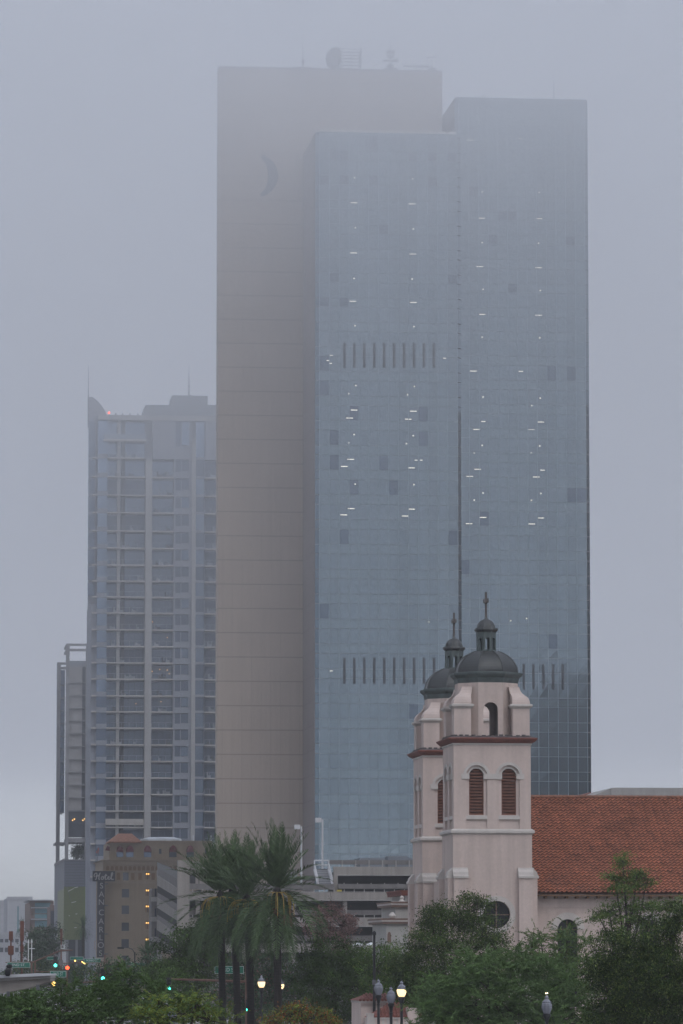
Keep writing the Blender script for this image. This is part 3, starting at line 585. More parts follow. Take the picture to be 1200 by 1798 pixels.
MB().box(u(333), u(346), 2.42, 2.49, z(1551), z(1535)).build('opening_shade_patch', M['concd'], G)  # dark plate on the ramp wall paints a shaded opening
for px in (333, 337, 341, 350, 362, 375): MB().box(u(px-.6), u(px+.6), .3, .4, z(1552), z(1540)).build('rail_post', M['post'], G)
bk = MB(); x0, x1 = fg.u(267, 1600, DEP), fg.u(283.5, 1600, DEP)
bk.box(x1-.45, x1+.1, DEP-.6, DEP+2, 0, fg.z(1527, 280, DEP)).build('rear_pier', M['palecon'], G)
MB().box(x0, x1-.45, DEP+.6, DEP+6, 0, fg.z(1560, 275, DEP)).build('rear_stair_wall', M['conc2'], G)
for y in (1560, 1595, 1630, 1665):
    MB().box(x0+.4, x1-.6, DEP+.5, DEP+.58, fg.z(y+14, 275, DEP), fg.z(y, 275, DEP)).build('stair_window', M['darkglass'], G); MB().box(x0-.1, x1-.5, DEP+.2, DEP+.55, fg.z(y+23, 275, DEP), fg.z(y+15, 275, DEP)).build('stair_ledge', M['palecon'], G)
# white stair
st = empty('stair', (0, 0, 0)); st.parent = G
for k in range(9):
    t_ = k/8; MB().box(u(563), u(584.5), 1.4+2.2*t_, 1.75+2.2*t_, z(1551-24*t_)-.12, z(1551-24*t_)).build('tread', M['deck'], st)
for px, px2 in ((560.5, 558), (586, 583)):
    sb = MB(); a_, b_ = u(px), u(px2)
    sb.tube((a_, 1.3, z(1552)), (b_, 3.8, z(1526)), .14).tube((a_, 1.3, z(1541)), (b_, 3.8, z(1514)), .06).tube((a_, 1.3, z(1552)), (a_, 1.3, z(1540)), .07).tube((b_, 3.8, z(1527)), (b_, 3.8, z(1509)), .09).build('handrail', M['white'], st)
MB().tube((u(558), 3.8, z(1509.5)), (u(583), 3.8, z(1509.5)), .08).tube((u(558), 3.8, z(1517.5)), (u(583), 3.8, z(1517.5)), .08).build('top_rail', M['white'], st)
sb = MB(); sb.prism([(u(561), z(1553)), (u(586), z(1553)), (u(584), z(1524)), (u(563), z(1524))], 3.9, 4.05); sb.build('back_panel', M['steel'], st)
MB().box(u(594), u(602.5), 1.3, 1.35, z(1565.5), z(1561.8)).build('yellow_sign', M['yellow'], G)
gp = 'light poles on the garage deck'
for px, ptop, lab in ((529.3, 1451, 'shorter white light pole with square head on the garage deck'), (566.5, 1439, 'taller white light pole with square head beside the white stair')):
    v_ = 6; uu = fg.u(px, 1500, v_); pz = z(1552) if px < 550 else z(1526); o = empty('light_pole', fg.O+fg.ud*uu+fg.vd*v_+Vector((0, 0, pz)), fg.th, lab, 'light pole', gp)
    H = fg.z(ptop, px, v_)-pz; MB().tube((0, 0, 0), (0, 0, H), .13, .1).build('pole', M['white'], o); MB().box(-.82, -.15, -.25, .25, H-.35, H+.2).box(-.2, .1, -.04, .04, H-.1, H-.02).build('lamp_head', M['white'], o)
for px, lab in ((630, 'left one of two small white tents below the garage'), (652, 'right one of two small white tents below the garage')):
    p = at(px, 1668, 470); zt_ = at(px, 1654.5, 470).z; ze = at(px, 1659.5, 470).z; o = empty('market_tent', (p.x, p.y, 0), R(6), lab, 'tent', 'white tents below the garage')
    hw = .62; MB().loft([[(-hw, -hw, ze), (hw, -hw, ze), (hw, hw, ze), (-hw, hw, ze)], [(-.03, -.03, zt_), (.03, -.03, zt_), (.03, .03, zt_), (-.03, .03, zt_)]]).build('canopy', M['tent'], o)
    for sx in (-1, 1):
        for sy in (-1, 1): MB().tube((sx*hw*.95, sy*hw*.95, 0), (sx*hw*.95, sy*hw*.95, ze), .03).build('leg', M['white'], o)

# ---------------------------------------------------------------- church
fc = Fr(866, 300, 6.5); K = fc.root('twin_tower_church', 'pink stucco church with twin domed bell towers and a red tile roof', 'church')
zc = lambda y: fc.z(y, 866, 0); mp = mpp(300)
def rot4(mb, k, start):
    c, s_ = round(math.cos(k*math.pi/2)), round(math.sin(k*math.pi/2))
    mb.xf(lambda x, y, zz_: (c*x - s_*y, s_*x + c*y, zz_), start)
def bell_tower():
    T = empty('bell_tower', (0, 2.69, 0)); T.parent = K
    hb_, hs_ = 2.69, 2.63
    za, zm, zq, zt_ = zc(1457), zc(1465), zc(1308), zc(1297)
    ub = lambda px: fc.u(px, 1400, 0)           # front-face coordinate
    # lower shaft: four walls, round window on the two outward faces
    sh = MB()
    for k in range(4):
        s0 = len(sh.V); hl = [ngon((ub(872), zc(1606)), 24*mp)] if k == 0 else []
        sh.wall(-hb_, hb_, 0, zm, hl, -hb_, .45); rot4(sh, k, s0)
    sh.build('shaft', M['stucco'], T)
    rw = MB().prism(ngon((ub(872), zc(1606)), 24.5*mp), -hb_+.32, -hb_+.36).build('round_window', M['stained'], T)
    bb = MB(); c_ = (ub(872), zc(1606)); r_ = 24*mp
    bb.box(c_[0]-r_, c_[0]+r_, -hb_+.22, -hb_+.3, c_[1]-.035, c_[1]+.035).box(c_[0]-.035, c_[0]+.035, -hb_+.225, -hb_+.305, c_[1]-r_, c_[1]+r_).build('window_bars', M['bars'], T)
    rg = MB(); arch_ring(rg, c_[0], r_, 33*mp, c_[1], -hb_-.07, -hb_+.02, 32, 0, 2*math.pi); rg.build('window_surround', M['trim'], T)
    # buttresses, two to a corner
    for k in range(4):
        for sgn in (-1, 1):
            bt = MB(); x0, x1 = (sgn*hb_, sgn*(hb_-.95)) if sgn < 0 else (hb_-.95, hb_); pr = .36
            bt.box(min(x0, x1), max(x0, x1), -hb_-pr, -hb_+.02, 0, zc(1541)); rot4(bt, k, 0); bt.build('buttress', M['stucco'], T)
            cp = MB(); a_, b_ = min(x0, x1)-.04, max(x0, x1)+.04; zlow, zhi = zc(1541.5), zc(1523.5)
            prof = [(hb_-.03, zlow-.02), (hb_+pr+.10, zlow-.02), (hb_+pr+.10, zlow+.13), (hb_+pr+.02, zlow+.2), (hb_+pr-.03, zlow+.38), (hb_+pr-.12, zlow+.48), (hb_+.14, zhi-.12), (hb_+.1, zhi), (hb_-.03, zhi)]
            cp.loft([[(x, -q, zz_) for q, zz_ in prof] for x in (a_, b_)]); rot4(cp, k, 0); cp.build('buttress_cap', M['trim'], T)
            ft = MB().box(a_-.02, b_+.02, -hb_-pr-.25, -hb_+.02, 0, 5.4); ft.prism([(a_-.02, 5.4), (b_+.02, 5.4), (b_+.02, 5.9), (a_-.02, 5.9)], -hb_-pr-.1, -hb_); rot4(ft, k, 0); ft.build('buttress_foot', M['trim'], T)
    MB().sq([(2.66, zm-.04), (2.74, zm+.02), (2.86, zm+.1), (2.86, za-.06), (2.70, za+.06)]).build('lower_cornice', M['trim'], T)
    # belfry stage
    bf = MB(); inn = MB(); zsp = zc(1362); cs = (ub(837.5), ub(894.5))
    for k in range(4):
        s0 = len(bf.V); bf.wall(-hs_, hs_, za, zq+.05, [arch(c, 18.5*mp, za+.02, zsp) for c in cs], -hs_, .14); rot4(bf, k, s0)
        s0 = len(inn.V); inn.wall(-hs_+.15, hs_-.15, za, zq, [arch(c, 13*mp, zc(1431), zsp) for c in cs], -hs_+.14, .3); rot4(inn, k, s0)
    bf.build('belfry_wall', M['stucco'], T); inn.build('belfry_inner_wall', M['stucco2'], T)
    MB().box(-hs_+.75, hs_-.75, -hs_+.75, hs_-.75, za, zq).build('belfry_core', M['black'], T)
    for k in range(4):
        for c in cs:
            lv = MB(); n = 15; zb_, zt2 = zc(1431), zsp+12.6*mp
            for i in range(n):
                zz_ = zb_+(zt2-zb_)*(i+.35)/n; hw = 13*mp
                if zz_ > zsp: hw = math.sqrt(max(.02, hw*hw-(zz_-zsp+.06)**2))
                lv.add([(c-hw, -hs_+.20, zz_-.05), (c+hw, -hs_+.20, zz_-.05), (c+hw, -hs_+.40, zz_+.11), (c-hw, -hs_+.40, zz_+.11), (c-hw, -hs_+.20, zz_-.02), (c+hw, -hs_+.20, zz_-.02), (c+hw, -hs_+.40, zz_+.14), (c-hw, -hs_+.40, zz_+.14)], [(0, 1, 2, 3), (7, 6, 5, 4), (0, 4, 5, 1), (1, 5, 6, 2), (2, 6, 7, 3), (3, 7, 4, 0)])
            fw = .06; lv.box(c-13*mp, c-13*mp+fw, -hs_+.17, -hs_+.26, zb_, zsp).box(c+13*mp-fw, c+13*mp, -hs_+.17, -hs_+.26, zb_, zsp).box(c-13*mp, c+13*mp, -hs_+.17, -hs_+.26, zb_, zb_+.07)
            rot4(lv, k, 0); lv.build('louvre', M['louvwood'], T)
            ar = MB(); arch_ring(ar, c, 18.5*mp, 24*mp, zsp, -hs_-.05, -hs_+.02, 16); arch_ring(ar, c, 13*mp, 16*mp, zsp, -hs_+.09, -hs_+.15, 14); rot4(ar, k, 0); ar.build('arch_moulding', M['trim'], T)
            sl_ = MB().box(c-18.6*mp, c+18.6*mp, -hs_+.0, -hs_+.2, zc(1438.5), zc(1431.8)); rot4(sl_, k, 0); sl_.build('sill', M['trim'], T)
        
        for a_, b_ in ((cs[0]-27*mp, cs[0]-13*mp), (cs[0]+12.5*mp, cs[1]-12.5*mp), (cs[1]+13*mp, cs[1]+27*mp)): im = MB().box(a_, b_, -hs_-.07, -hs_+.2, zc(1368), zc(1358.5)); rot4(im, k, 0); im.build('impost', M['trim'], T)
    MB().sq([(2.66, zq-.02), (2.70, zq+.04), (2.70, zq+.12)]).build('frieze', M['trim'], T)
    MB().sq([(2.70, zq+.12), (2.86, zq+.2), (3.02, zq+.36), (3.05, zq+.40), (3.05, zq+.46), (2.9, zq+.5)]).build('eaves_cornice', M['redcor'], T)
    tt = MB().sq([(2.9, zq+.5), (2.60, zq+.62)])
    for k in range(4):
        s0 = len(tt.V)
        for i in range(14):
            x = -2.45+i*4.9/13+random.uniform(-.08, .08); tt.box(x-.12, x+.12, -2.72, -2.45, zq+.5, zq+.62+random.uniform(0, .1))
        rot4(tt, k, s0)
    tt.build('tile_course', M['darktile'], T)
    # drum with arches, corner piers and scrolls
    z0 = zq+.58; zd = zc(1196); a8 = 2.05; fhw = a8*math.tan(R(22.5)); drum = MB()
    for k in range(8):
        s0 = len(drum.V); hl = [arch(0, 13*mp, z0+.02, zc(1245))] if k % 2 == 0 else []
        drum.wall(-fhw, fhw, z0, zd, hl, -a8, .38)
        if hl:
            s1 = len(drum.V); drum.wall(-fhw+.16, fhw-.16, z0, zd, hl, -a8+.38, .0)
        an = k*math.pi/4; c, s_ = math.cos(an), math.sin(an); drum.xf(lambda x, y, zz_: (c*x-s_*y, s_*x+c*y, zz_), s0)
    drum.build('drum', M['stucco'], T)
    zcap = zc(1243)
    for sx in (-1, 1):
        for sy in (-1, 1):
            MB().box(min(sx*1.42, sx*2.58), max(sx*1.42, sx*2.58), min(sy*1.42, sy*2.58), max(sy*1.42, sy*2.58), z0-.3, zcap).build('pier', M['stucco'], T)
            cc = (sx*2.0, sy*2.0); MB().sq([(.60, zcap-.04), (.66, zcap+.04), (.76, zcap+.12), (.76, zcap+.24), (.66, zcap+.28)], cc).build('pier_cap', M['trim'], T)
            sr = [(2.0, .60, 0), (2.0, .60, .12), (1.985, .575, .3), (1.93, .52, .48), (1.83, .45, .62), (1.73, .40, .76), (1.66, .37, .95), (1.62, .36, 1.12), (1.60, .38, 1.2)]
            zk = zcap+.28; sm = MB().loft([[(sx*(c-h), sy*(c-h), zk+q), (sx*(c+h), sy*(c-h), zk+q), (sx*(c+h), sy*(c+h), zk+q), (sx*(c-h), sy*(c+h), zk+q)] for c, h, q in sr]); sm.build('scroll', M['stucco2'], T)
    o8 = 1/math.cos(R(22.5)); rt = R(22.5)
    MB().lathe([(a8*o8, zd-.04), (2.09*o8, zd+.08), (2.14*o8, zd+.3), (2.28*o8, zd+.42), (2.36*o8, zd+.55), (2.36*o8, zd+.66), (2.1*o8, zd+.7)], 8, rot=rt).build('dome_cornice', M['patina'], T)
    zD = zd+.69; zL = zc(1140); prof = []
    for i in range(11):
        t_ = i/10; an = math.acos(max(-1, min(1, 0))) ; x = 2.02*math.cos(t_*R(68)); prof.append((x*o8, zD+(zL-zD+.02)*math.sin(t_*R(68))/math.sin(R(68))))
    dm = MB()
    for k in range(8):     # eight separate copper gores
        a0, a1 = rt+k*math.pi/4, rt+(k+1)*math.pi/4
        vs_ = []
        for r2, z2 in prof: vs_ += [(r2*math.cos(a0), r2*math.sin(a0), z2), (r2*math.cos(a1), r2*math.sin(a1), z2)]
        dm.add(vs_, [(2*i, 2*i+1, 2*i+3, 2*i+2) for i in range(10)])
    dm.build('dome', M['copper'], T)
    for k in range(8):
        a0 = rt+k*math.pi/4; MB().path([(r2*1.005*math.cos(a0), r2*1.005*math.sin(a0), z2) for r2, z2 in prof], .05, 6).build('dome_rib', M['copper'], T)
    # lantern
    zl0, zl1 = zL-.05, zc(1105); al = .64; fl = al*math.tan(R(22.5)); ln = MB()
    for k in range(8):
        s0 = len(ln.V); ln.wall(-fl, fl, zl0, zl1, [arch(0, .155, zl0+.18, zl0+.85)], -al, .12)
        an = k*math.pi/4; c, s_ = math.cos(an), math.sin(an); ln.xf(lambda x, y, zz_: (c*x-s_*y, s_*x+c*y, zz_), s0)
    ln.build('lantern', M['patina'], T)
    MB().lathe([(.62*o8, zl1-.05), (.66*o8, zl1), (.76*o8, zl1+.1), (.78*o8, zl1+.2), (.74*o8, zl1+.27)], 8, rot=rt).build('lantern_cornice', M['copper'], T)
    q = [(.64*math.cos(R(i*8.6)), zl1+.25+.66*math.sin(R(i*8.6))) for i in range(10)] + [(.1, zl1+.98), (.06, zl1+1.03)]
    MB().lathe(q, 16).build('lantern_dome', M['copper'], T)
    zx = zl1+1.0; zxt = zc(1034); cr = MB(); cr.box(-.07, .07, -.075, .075, zx, zxt); cr.box(-.13, .13, -.42, .42, zc(1053), zc(1046)); cr.build('cross', M['crossm'], T)
    return T
T1 = bell_tower()
T2 = copy_tree(T1, K); T2.location = (.33, 2.69+18.2, 0)
# nave
n0, n1 = 2.6, 27.0; ve, vr = 1.0, 12.3; zE, zR = fc.z(1568, 1050, ve), fc.z(1401, 1050, vr)
slope = math.hypot(vr-ve, zR-zE); TU, TV = .31, .365
def tile_roof(name, ua, ub, flip=False):
    du = TU/7; nu = int((ub-ua)/du); nrow = int(slope/TV)+1; us = ua+np.arange(nu+1)*du
    offs = [0.0, .45, .84, .99]; ss = np.array([(r_+q)*TV for r_ in range(nrow) for q in offs]); ss = ss[ss <= slope+.02]
    hgt = np.array([.11*(1-q) for r_ in range(nrow) for q in offs])[:len(ss)]
    rowid = np.array([r_ for r_ in range(nrow) for q in offs])[:len(ss)]
    nv = np.array([-(zR-zE), (vr-ve)])/slope     # normal in (v,z)
    jit = rng.normal(0, .012, (nrow+1, nu//7+2)); tint = rng.normal(1, .14, (nrow+1, nu//7+2))
    ph_ = (us-ua)/TU; col = ph_.astype(int)
    wave = .042*np.sin(2*math.pi*ph_)
    X = np.repeat(us[None, :], len(ss), 0); Hh_ = hgt[:, None]+wave[None, :]+jit[rowid][:, col]
    t_ = ss/slope; V_ = ve+(vr-ve)*t_[:, None]+nv[0]*Hh_; Z_ = zE+(zR-zE)*t_[:, None]+nv[1]*Hh_
    # tile lips are not straight: shift each row's lower edge with the wave
    sh_ = .05*np.sin(2*math.pi*ph_+.8)[None, :]*np.where(hgt > .04, 1, .3)[:, None]; V_ += sh_*(vr-ve)/slope; Z_ += sh_*(zR-zE)/slope
    if flip: V_ = 2*vr-V_
    co_ = np.stack([X, V_, Z_], -1).reshape(-1, 3); W = nu+1
    i, j = np.meshgrid(np.arange(len(ss)-1), np.arange(nu), indexing='ij'); a_ = (i*W+j).ravel(); fcs = np.stack([a_, a_+1, a_+W+1, a_+W], -1)
    tv = np.clip(tint[rowid[i.ravel()], col[j.ravel()]], .55, 1.5)*np.where(i.ravel() % 4 == 3, .35, 1.0)  # riser faces tinted dark: overlap shade painted into the tile colour
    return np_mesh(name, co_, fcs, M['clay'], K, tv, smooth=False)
def np_mesh(name, co_, quads, m, parent, tint=None, smooth=False):
    me = bpy.data.meshes.new(name); n = len(co_); q = len(quads); k = quads.shape[1]
    me.vertices.add(n); me.vertices.foreach_set('co', np.ascontiguousarray(co_, np.float32).ravel())
    me.loops.add(q*k); me.loops.foreach_set('vertex_index', np.ascontiguousarray(quads, np.int32).ravel())
    me.polygons.add(q); me.polygons.foreach_set('loop_start', (np.arange(q)*k).astype(np.int32))
    if tint is not None:
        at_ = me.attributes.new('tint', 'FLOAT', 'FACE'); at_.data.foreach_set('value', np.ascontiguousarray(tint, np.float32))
    me.update(calc_edges=True); me.validate()
    me.materials.append(m); o = bpy.data.objects.new(name, me); COL.objects.link(o); o.parent = parent
    return o
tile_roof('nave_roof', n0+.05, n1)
bk = MB(); bk.add([(n0, vr, zR-.02), (n1, vr, zR-.02), (n1, 2*vr-ve, zE), (n0, 2*vr-ve, zE)], [(0, 1, 2, 3)]); bk.build('nave_roof_far_side', M['tile'], K)
rd = MB()
k_ = 0
while n0+k_*.42 < n1:
    x = n0+k_*.42; rd.lathe([(.13, 0), (.15, .40)], 8); s0 = len(rd.V)-16; rd.xf(lambda a_, b_, c_: (x+c_, vr+a_, zR+.05+b_), s0); k_ += 1
rd.build('ridge_tiles', M['tile'], K)
vw = ve+.75; nw = MB(); wu = [fc.u(997, 1620, vw), fc.u(1141, 1620, vw), fc.u(1290, 1620, vw)]
nw.wall(n0, n1, 0, zE-.05, [arch(c, 18*mp, 3.0, fc.z(1632, 997, vw)) for c in wu], vw, .5); nw.build('nave_wall', M['stucco'], K)
MB().box(n1-.3, n1, vw, 2*vr-vw, 0, zE).build('end_wall', M['stucco'], K)
MB().box(n0, n1, 2*vr-vw-.3, 2*vr-vw, 0, zE).build('nave_far_wall', M['stucco'], K)
gb = MB(); gv = [(n1-.3, vw, zE), (n1-.3, 2*vr-vw, zE), (n1-.3, vr, zR-.3)]; gb.add(gv+[(x+.3, y, zz_) for x, y, zz_ in gv], [(0, 1, 2), (5, 4, 3), (0, 3, 4, 1), (1, 4, 5, 2), (2, 5, 3, 0)]); gb.build('gable_wall', M['stucco'], K)
MB().box(n0, n1, ve-.04, vw+.05, zE-.22, zE-.12).build('soffit', M['brown'], K)
for k in range(34): MB().box(n0+.4+k*.72, n0+.55+k*.72, ve+.02, vw, zE-.36, zE-.22).build('rafter', M['brown'], K)
MB().box(n0, n1, vw-.06, vw+.02, zE-.95, zE-.4).build('wall_band', M['stucco2'], K)
MB().box(n0+.1, n0+.2, vw-.18, vw-.06, 0, zE-.3).build('downpipe', M['stucco2'], K)
for c in wu:
    zsn = fc.z(1632, 997, vw); ar = MB(); arch_ring(ar, c, 18*mp, 30*mp, zsn, vw-.08, vw+.02, 18); ar.build('arch_surround', M['trim'], K)
    MB().prism(arch(c, 18.2*mp, 3.0, zsn), vw+.32, vw+.36).build('arched_window', M['stained'], K)
    bm_ = MB(); bm_.box(c-.03, c+.03, vw+.25, vw+.31, 3, zsn+.6).box(c-18*mp, c+18*mp, vw+.252, vw+.312, zsn-.03, zsn+.03).build('window_bars', M['bars'], K)
ub_ = fc.u(1182, 1620, vw); MB().box(ub_-.3, ub_+.3, vw-.55, vw+.02, 0, fc.z(1607, 1182, vw)).build('nave_buttress', M['stucco2'], K)
MB().box(ub_-.38, ub_+.38, vw-.65, vw+.02, fc.z(1607, 1182, vw), fc.z(1603, 1182, vw)).build('buttress_cap', M['trim'], K)
# west front between the towers
MB().box(-1.6, n0, 5.6, 18, 0, zE+1).build('front_wall', M['stucco'], K)
# stepped cream wing behind the left tower
fw_ = Fr(700, 352, 6.5); Wg = fw_.root('stepped_building', 'cream stepped building with tile-edged parapets beside the rear bell tower', 'building')
uw = lambda px, v=0: fw_.u(px, 1640, v); zw = lambda y: fw_.z(y, 700)
for k, (px, yt, vv, yb) in enumerate(((678.5, 1622, 0, None), (694.5, 1592, 2.2, 1614), (712, 1571, 4.5, 1590))):
    a_ = uw(px, vv); b_ = a_+16; zt_ = zw(yt); sd = 2.2+vv*0
    MB().box(a_, b_, vv, vv+9, 0, zt_).build('wall', M['cream'], Wg)
    MB().box(a_-.32, b_, vv-.25, vv+9, zt_-.0, zt_+.16).box(a_-.42, b_, vv-.35, vv+9, zt_+.3, zt_+.42).build('cornice', M['redcor'] if k == 2 else M['bars'], Wg)
    MB().box(a_-.36, b_, vv-.3, vv+9, zt_+.16, zt_+.3).build('cornice_band', M['trim'] if k < 2 else M['redcor'], Wg)
MB().prism(arch(uw(683.8), .14, zw(1655), zw(1643), 8, 2.2), -.03, .02).build('slit_window', M['bars'], Wg)
MB().lathe([(.05, 0), (.2, .15), (.26, .3), (.12, .45), (.18, .6), (.03, .75)], 10, (uw(706.5, 2.2), 2.4)).build('finial', M['trim'], Wg).location = (0, 0, zw(1588.5))
MB().lathe([(.05, 0), (.25, .1), (.3, .25), (.1, .5)], 10, (uw(690), .3)).build('finial', M['trim'], Wg).location = (0, 0, zw(1613))
# gatehouse at the bottom
fk = Fr(668, 262, 6.5); Gt = fk.root('gatehouse', 'low pink gatehouse with two red tile roofs behind the street lamps', 'gatehouse')
uk = lambda px: fk.u(px, 1770, 0); zk_ = lambda y: fk.z(y, 668)
def small_hip(u0, u1, v0, v1, ze, zr, name, ridge=.35):
    m_ = MB(); n = 40; um = (u1-u0)
    cA, cB = u0+um*ridge, u1-um*ridge; vm_ = (v0+v1)/2
    m_.add([(u0, v0, ze), (u1, v0, ze), (u1, v1, ze), (u0, v1, ze), (cA, vm_, zr), (cB, vm_, zr)], [(0, 1, 5, 4), (1, 2, 5), (2, 3, 4, 5), (3, 0, 4)])
    k = 0; x = u0+.05
    while x < u1-.05:       # barrel tiles running up the slope
        t_ = 1.0
        if x < cA: t_ = (x-u0)/(cA-u0)
        if x > cB: t_ = (u1-x)/(u1-cB)
        for q in range(max(1, int(t_*4))):
            a_, b_ = t_*q/max(1, int(t_*4)), t_*(q+1)/max(1, int(t_*4)); f = lambda w_: (x, v0+(vm_-v0)*w_, ze+(zr-ze)*w_+.04)
            m_.tube(f(a_), f(b_), .085, .065, 6)
        x += .22
    m_.build(name, M['redcor'], Gt); MB().box(u0+.1, u1-.1, v0+.1, v1-.1, ze-.14, ze-.005).build('eaves', M['trim'], Gt)
MB().box(uk(635), uk(720), .35, 5, 0, zk_(1757)).build('wall', M['stucco2'], Gt); small_hip(uk(631.5), uk(716), 0, 5.3, zk_(1757), zk_(1746.5), 'tile_roof', .22)
small_hip(uk(640), uk(735), -3.4, .3, zk_(1786), zk_(1762), 'porch_roof', .38); MB().box(uk(641), uk(733), -3.1, .3, 0, zk_(1787)).build('porch_wall', M['stucco2'], Gt)
MB().box(uk(632), uk(643), -3.8, -3.3, 0, zk_(1780)).box(uk(631.5), uk(643.5), -3.85, -3.25, zk_(1780), zk_(1778)).build('gate_pier', M['trim'], Gt)
MB().box(uk(643), uk(702), -3.8, -3.5, 0, zk_(1787)).box(uk(643), uk(702), -3.9, -3.4, zk_(1787), zk_(1785.5)).build('garden_wall', M['trim'], Gt)
for k in range(7): MB().box(uk(645+8*k), uk(649+8*k), -3.83, -3.47, 0, zk_(1788)).build('wall_pier', M['stucco'], Gt)
MB().box(uk(703), uk(722), -3.5, -2.5, 0, zk_(1768)).build('chimney_wall', M['stucco'], Gt)

# ---------------------------------------------------------------- far buildings
def far_block(px0, px1, ytop, D, dep, label, m, extra=None, name='far_building', cat='building'):
    f_ = Fr((px0+px1)/2, D); o = f_.root(name, label, cat); a_, b_ = f_.u(px0, 1640), f_.u(px1, 1640); zt_ = f_.z(ytop, (px0+px1)/2)
    MB().box(a_, b_, 0, dep, 0, zt_).build('wall', M[m], o); MB().box(a_-.2, b_+.2, -.2, .2, zt_-.6, zt_+.4).build('parapet', M[m], o)
    return f_, o, a_, b_, zt_
f_, o, a_, b_, zt_ = far_block(-30, 12.5, 1583, 1500, 40, 'pale windowless block fading in haze at the left edge', 'fargrey')
f_, o, a_, b_, zt_ = far_block(13, 56, 1576.5, 1420, 40, 'taller pale block in haze with one narrow slot window', 'fargrey')
MB().box(f_.u(32), f_.u(35), -.1, .02, f_.z(1645), f_.z(1592)).build('slot_window', M['farblue'], o)
f_, o, a_, b_, zt_ = far_block(0, 48, 1640, 1150, 30, 'low white building with square windows beneath the hazy blocks', 'fargrey')
for k in range(4): MB().box(f_.u(2+9*k), f_.u(8+9*k), -.1, .02, f_.z(1655), f_.z(1649)).build('window', M['darkglass'], o); MB().box(f_.u(2+9*k), f_.u(8+9*k), -.1, .02, f_.z(1672), f_.z(1664)).build('window', M['darkglass'], o)
f_, o, a_, b_, zt_ = far_block(53, 93, 1584, 1180, 40, 'glass and brown office block with a thin overhanging roof, far left', 'farbrown')
for y0, y1, m in ((1586, 1593, 'farblue'), (1596, 1604, 'farblue'), (1606, 1613, 'farblue'), (1617, 1628, 'farblue')): MB().box(f_.u(63), f_.u(90), -.3, .02, f_.z(y1), f_.z(y0)).build('window_band', M[m], o)
for y in (1594.5, 1614.5): MB().box(f_.u(56), f_.u(91), -1.5, .02, f_.z(y+.8), f_.z(y-.6)).build('sunshade', M['fargrey'], o)
MB().box(f_.u(52), f_.u(93), -2, 38, f_.z(1582.2), f_.z(1580.6)).build('roof_canopy', M['fargrey'], o)
f_, o, a_, b_, zt_ = far_block(88.5, 99, 1592, 1080, 20, 'narrow brown building squeezed beside the ribbed podium', 'farbrown')
MB().box(f_.u(90.5), f_.u(97), -.05, .02, f_.z(1650), f_.z(1600)).build('window_band', M['darkglass'], o)
f_, o, a_, b_, zt_ = far_block(1078, 1330, 1391, 425, 30, 'beige flat-roofed building showing just above the red church roof', 'palecon')
MB().prism([(f_.u(1041, 1400), 0), (a_, 0), (a_, zt_+.4), (f_.u(1041, 1400), f_.z(1397.5, 1041))], .05, 12).build('sloping_wing', M['palecon'], o)
f_ = Fr(1044, 470); o = f_.root('tile_peak_building', 'small dark red roof peak beside the foot of the glass tower', 'building')
MB().prism([(f_.u(1015, 1400), 0), (f_.u(1053, 1400), 0), (f_.u(1053, 1400), f_.z(1400, 1044)), (f_.u(1037, 1400), f_.z(1391, 1044)), (f_.u(1015, 1400), f_.z(1400, 1044))], 0, 8).build('gable', M['redcor'], o)
MB().box(f_.u(1014), f_.u(1054), -.1, 8.1, 0, 20).build('wall', M['palecon'], o)
# dark block mirrored in the glass (stands to the side of the viewer)
mr_ = empty('office_block', (196, 200, 0), R(6), 'dark office block mirrored in the lower right panes of the glass tower', 'office block')
MB().box(-37, 40, -18, 18, 0, 80).build('wall', M['louvre'], mr_)
MB().box(-30, -18, -10, 10, 80, 84).box(-8, 10, -12, 12, 80, 87).box(22, 40, -10, 10, 80, 83).build('plant_room', M['louvre'], mr_)
for k in range(16): MB().box(-36.8, 39.8, 18.0, 18.1, 4+k*4.7, 6.2+k*4.7).build('window_band', M['darkglass'], mr_)

nb_ = empty('office_tower', (138, 716, 0), R(6), 'dark tower beyond the right edge, mirrored in the narrow corner strips of the glass tower', 'office tower')
MB().box(-18, 18, -36, 36, 0, 102).build('wall', M['louvre'], nb_)
MB().box(-9, 9, -20, 20, 102, 106).build('plant_room', M['louvre'], nb_)
for k in range(24): MB().box(-18.1, -18.0, -35, 35, 3+k*4.1, 5.2+k*4.1).build('window_band', M['darkglass'], nb_)

# ---------------------------------------------------------------- vegetation
LEAF = dict(deep=leafmat('leaf_deep_green', (0.0325, 0.0583, 0.0149)),
    dark=leafmat('leaf_dark_green', (0.0447, 0.0787, 0.0190)), mid=leafmat('leaf_mid_green', (0.0733, 0.1329, 0.0285)), olive=leafmat('leaf_olive', (0.1153, 0.1520, 0.0379)),
    soft=leafmat('leaf_soft_green', (0.0997, 0.1651, 0.0561)), yell=leafmat('leaf_yellow_green', (0.1416, 0.1770, 0.0354)), red=leafmat('leaf_russet', (0.1561, 0.0842, 0.0746)),
    palm=leafmat('frond_green', (0.0662, 0.1022, 0.0447)), far=leafmat('leaf_far', (0.0435, 0.0760, 0.0379)), orange=leafmat('leaf_orange', (0.2360, 0.0885, 0.0236)), gold=leafmat('leaf_gold', (0.1888, 0.1416, 0.0295)),
    stalk=mat('fruit_stalk', (.36, .25, .06), .8, var=.2, scale=3), dates=mat('date_cluster', (.12, .05, .028), .8, var=.3, scale=5))
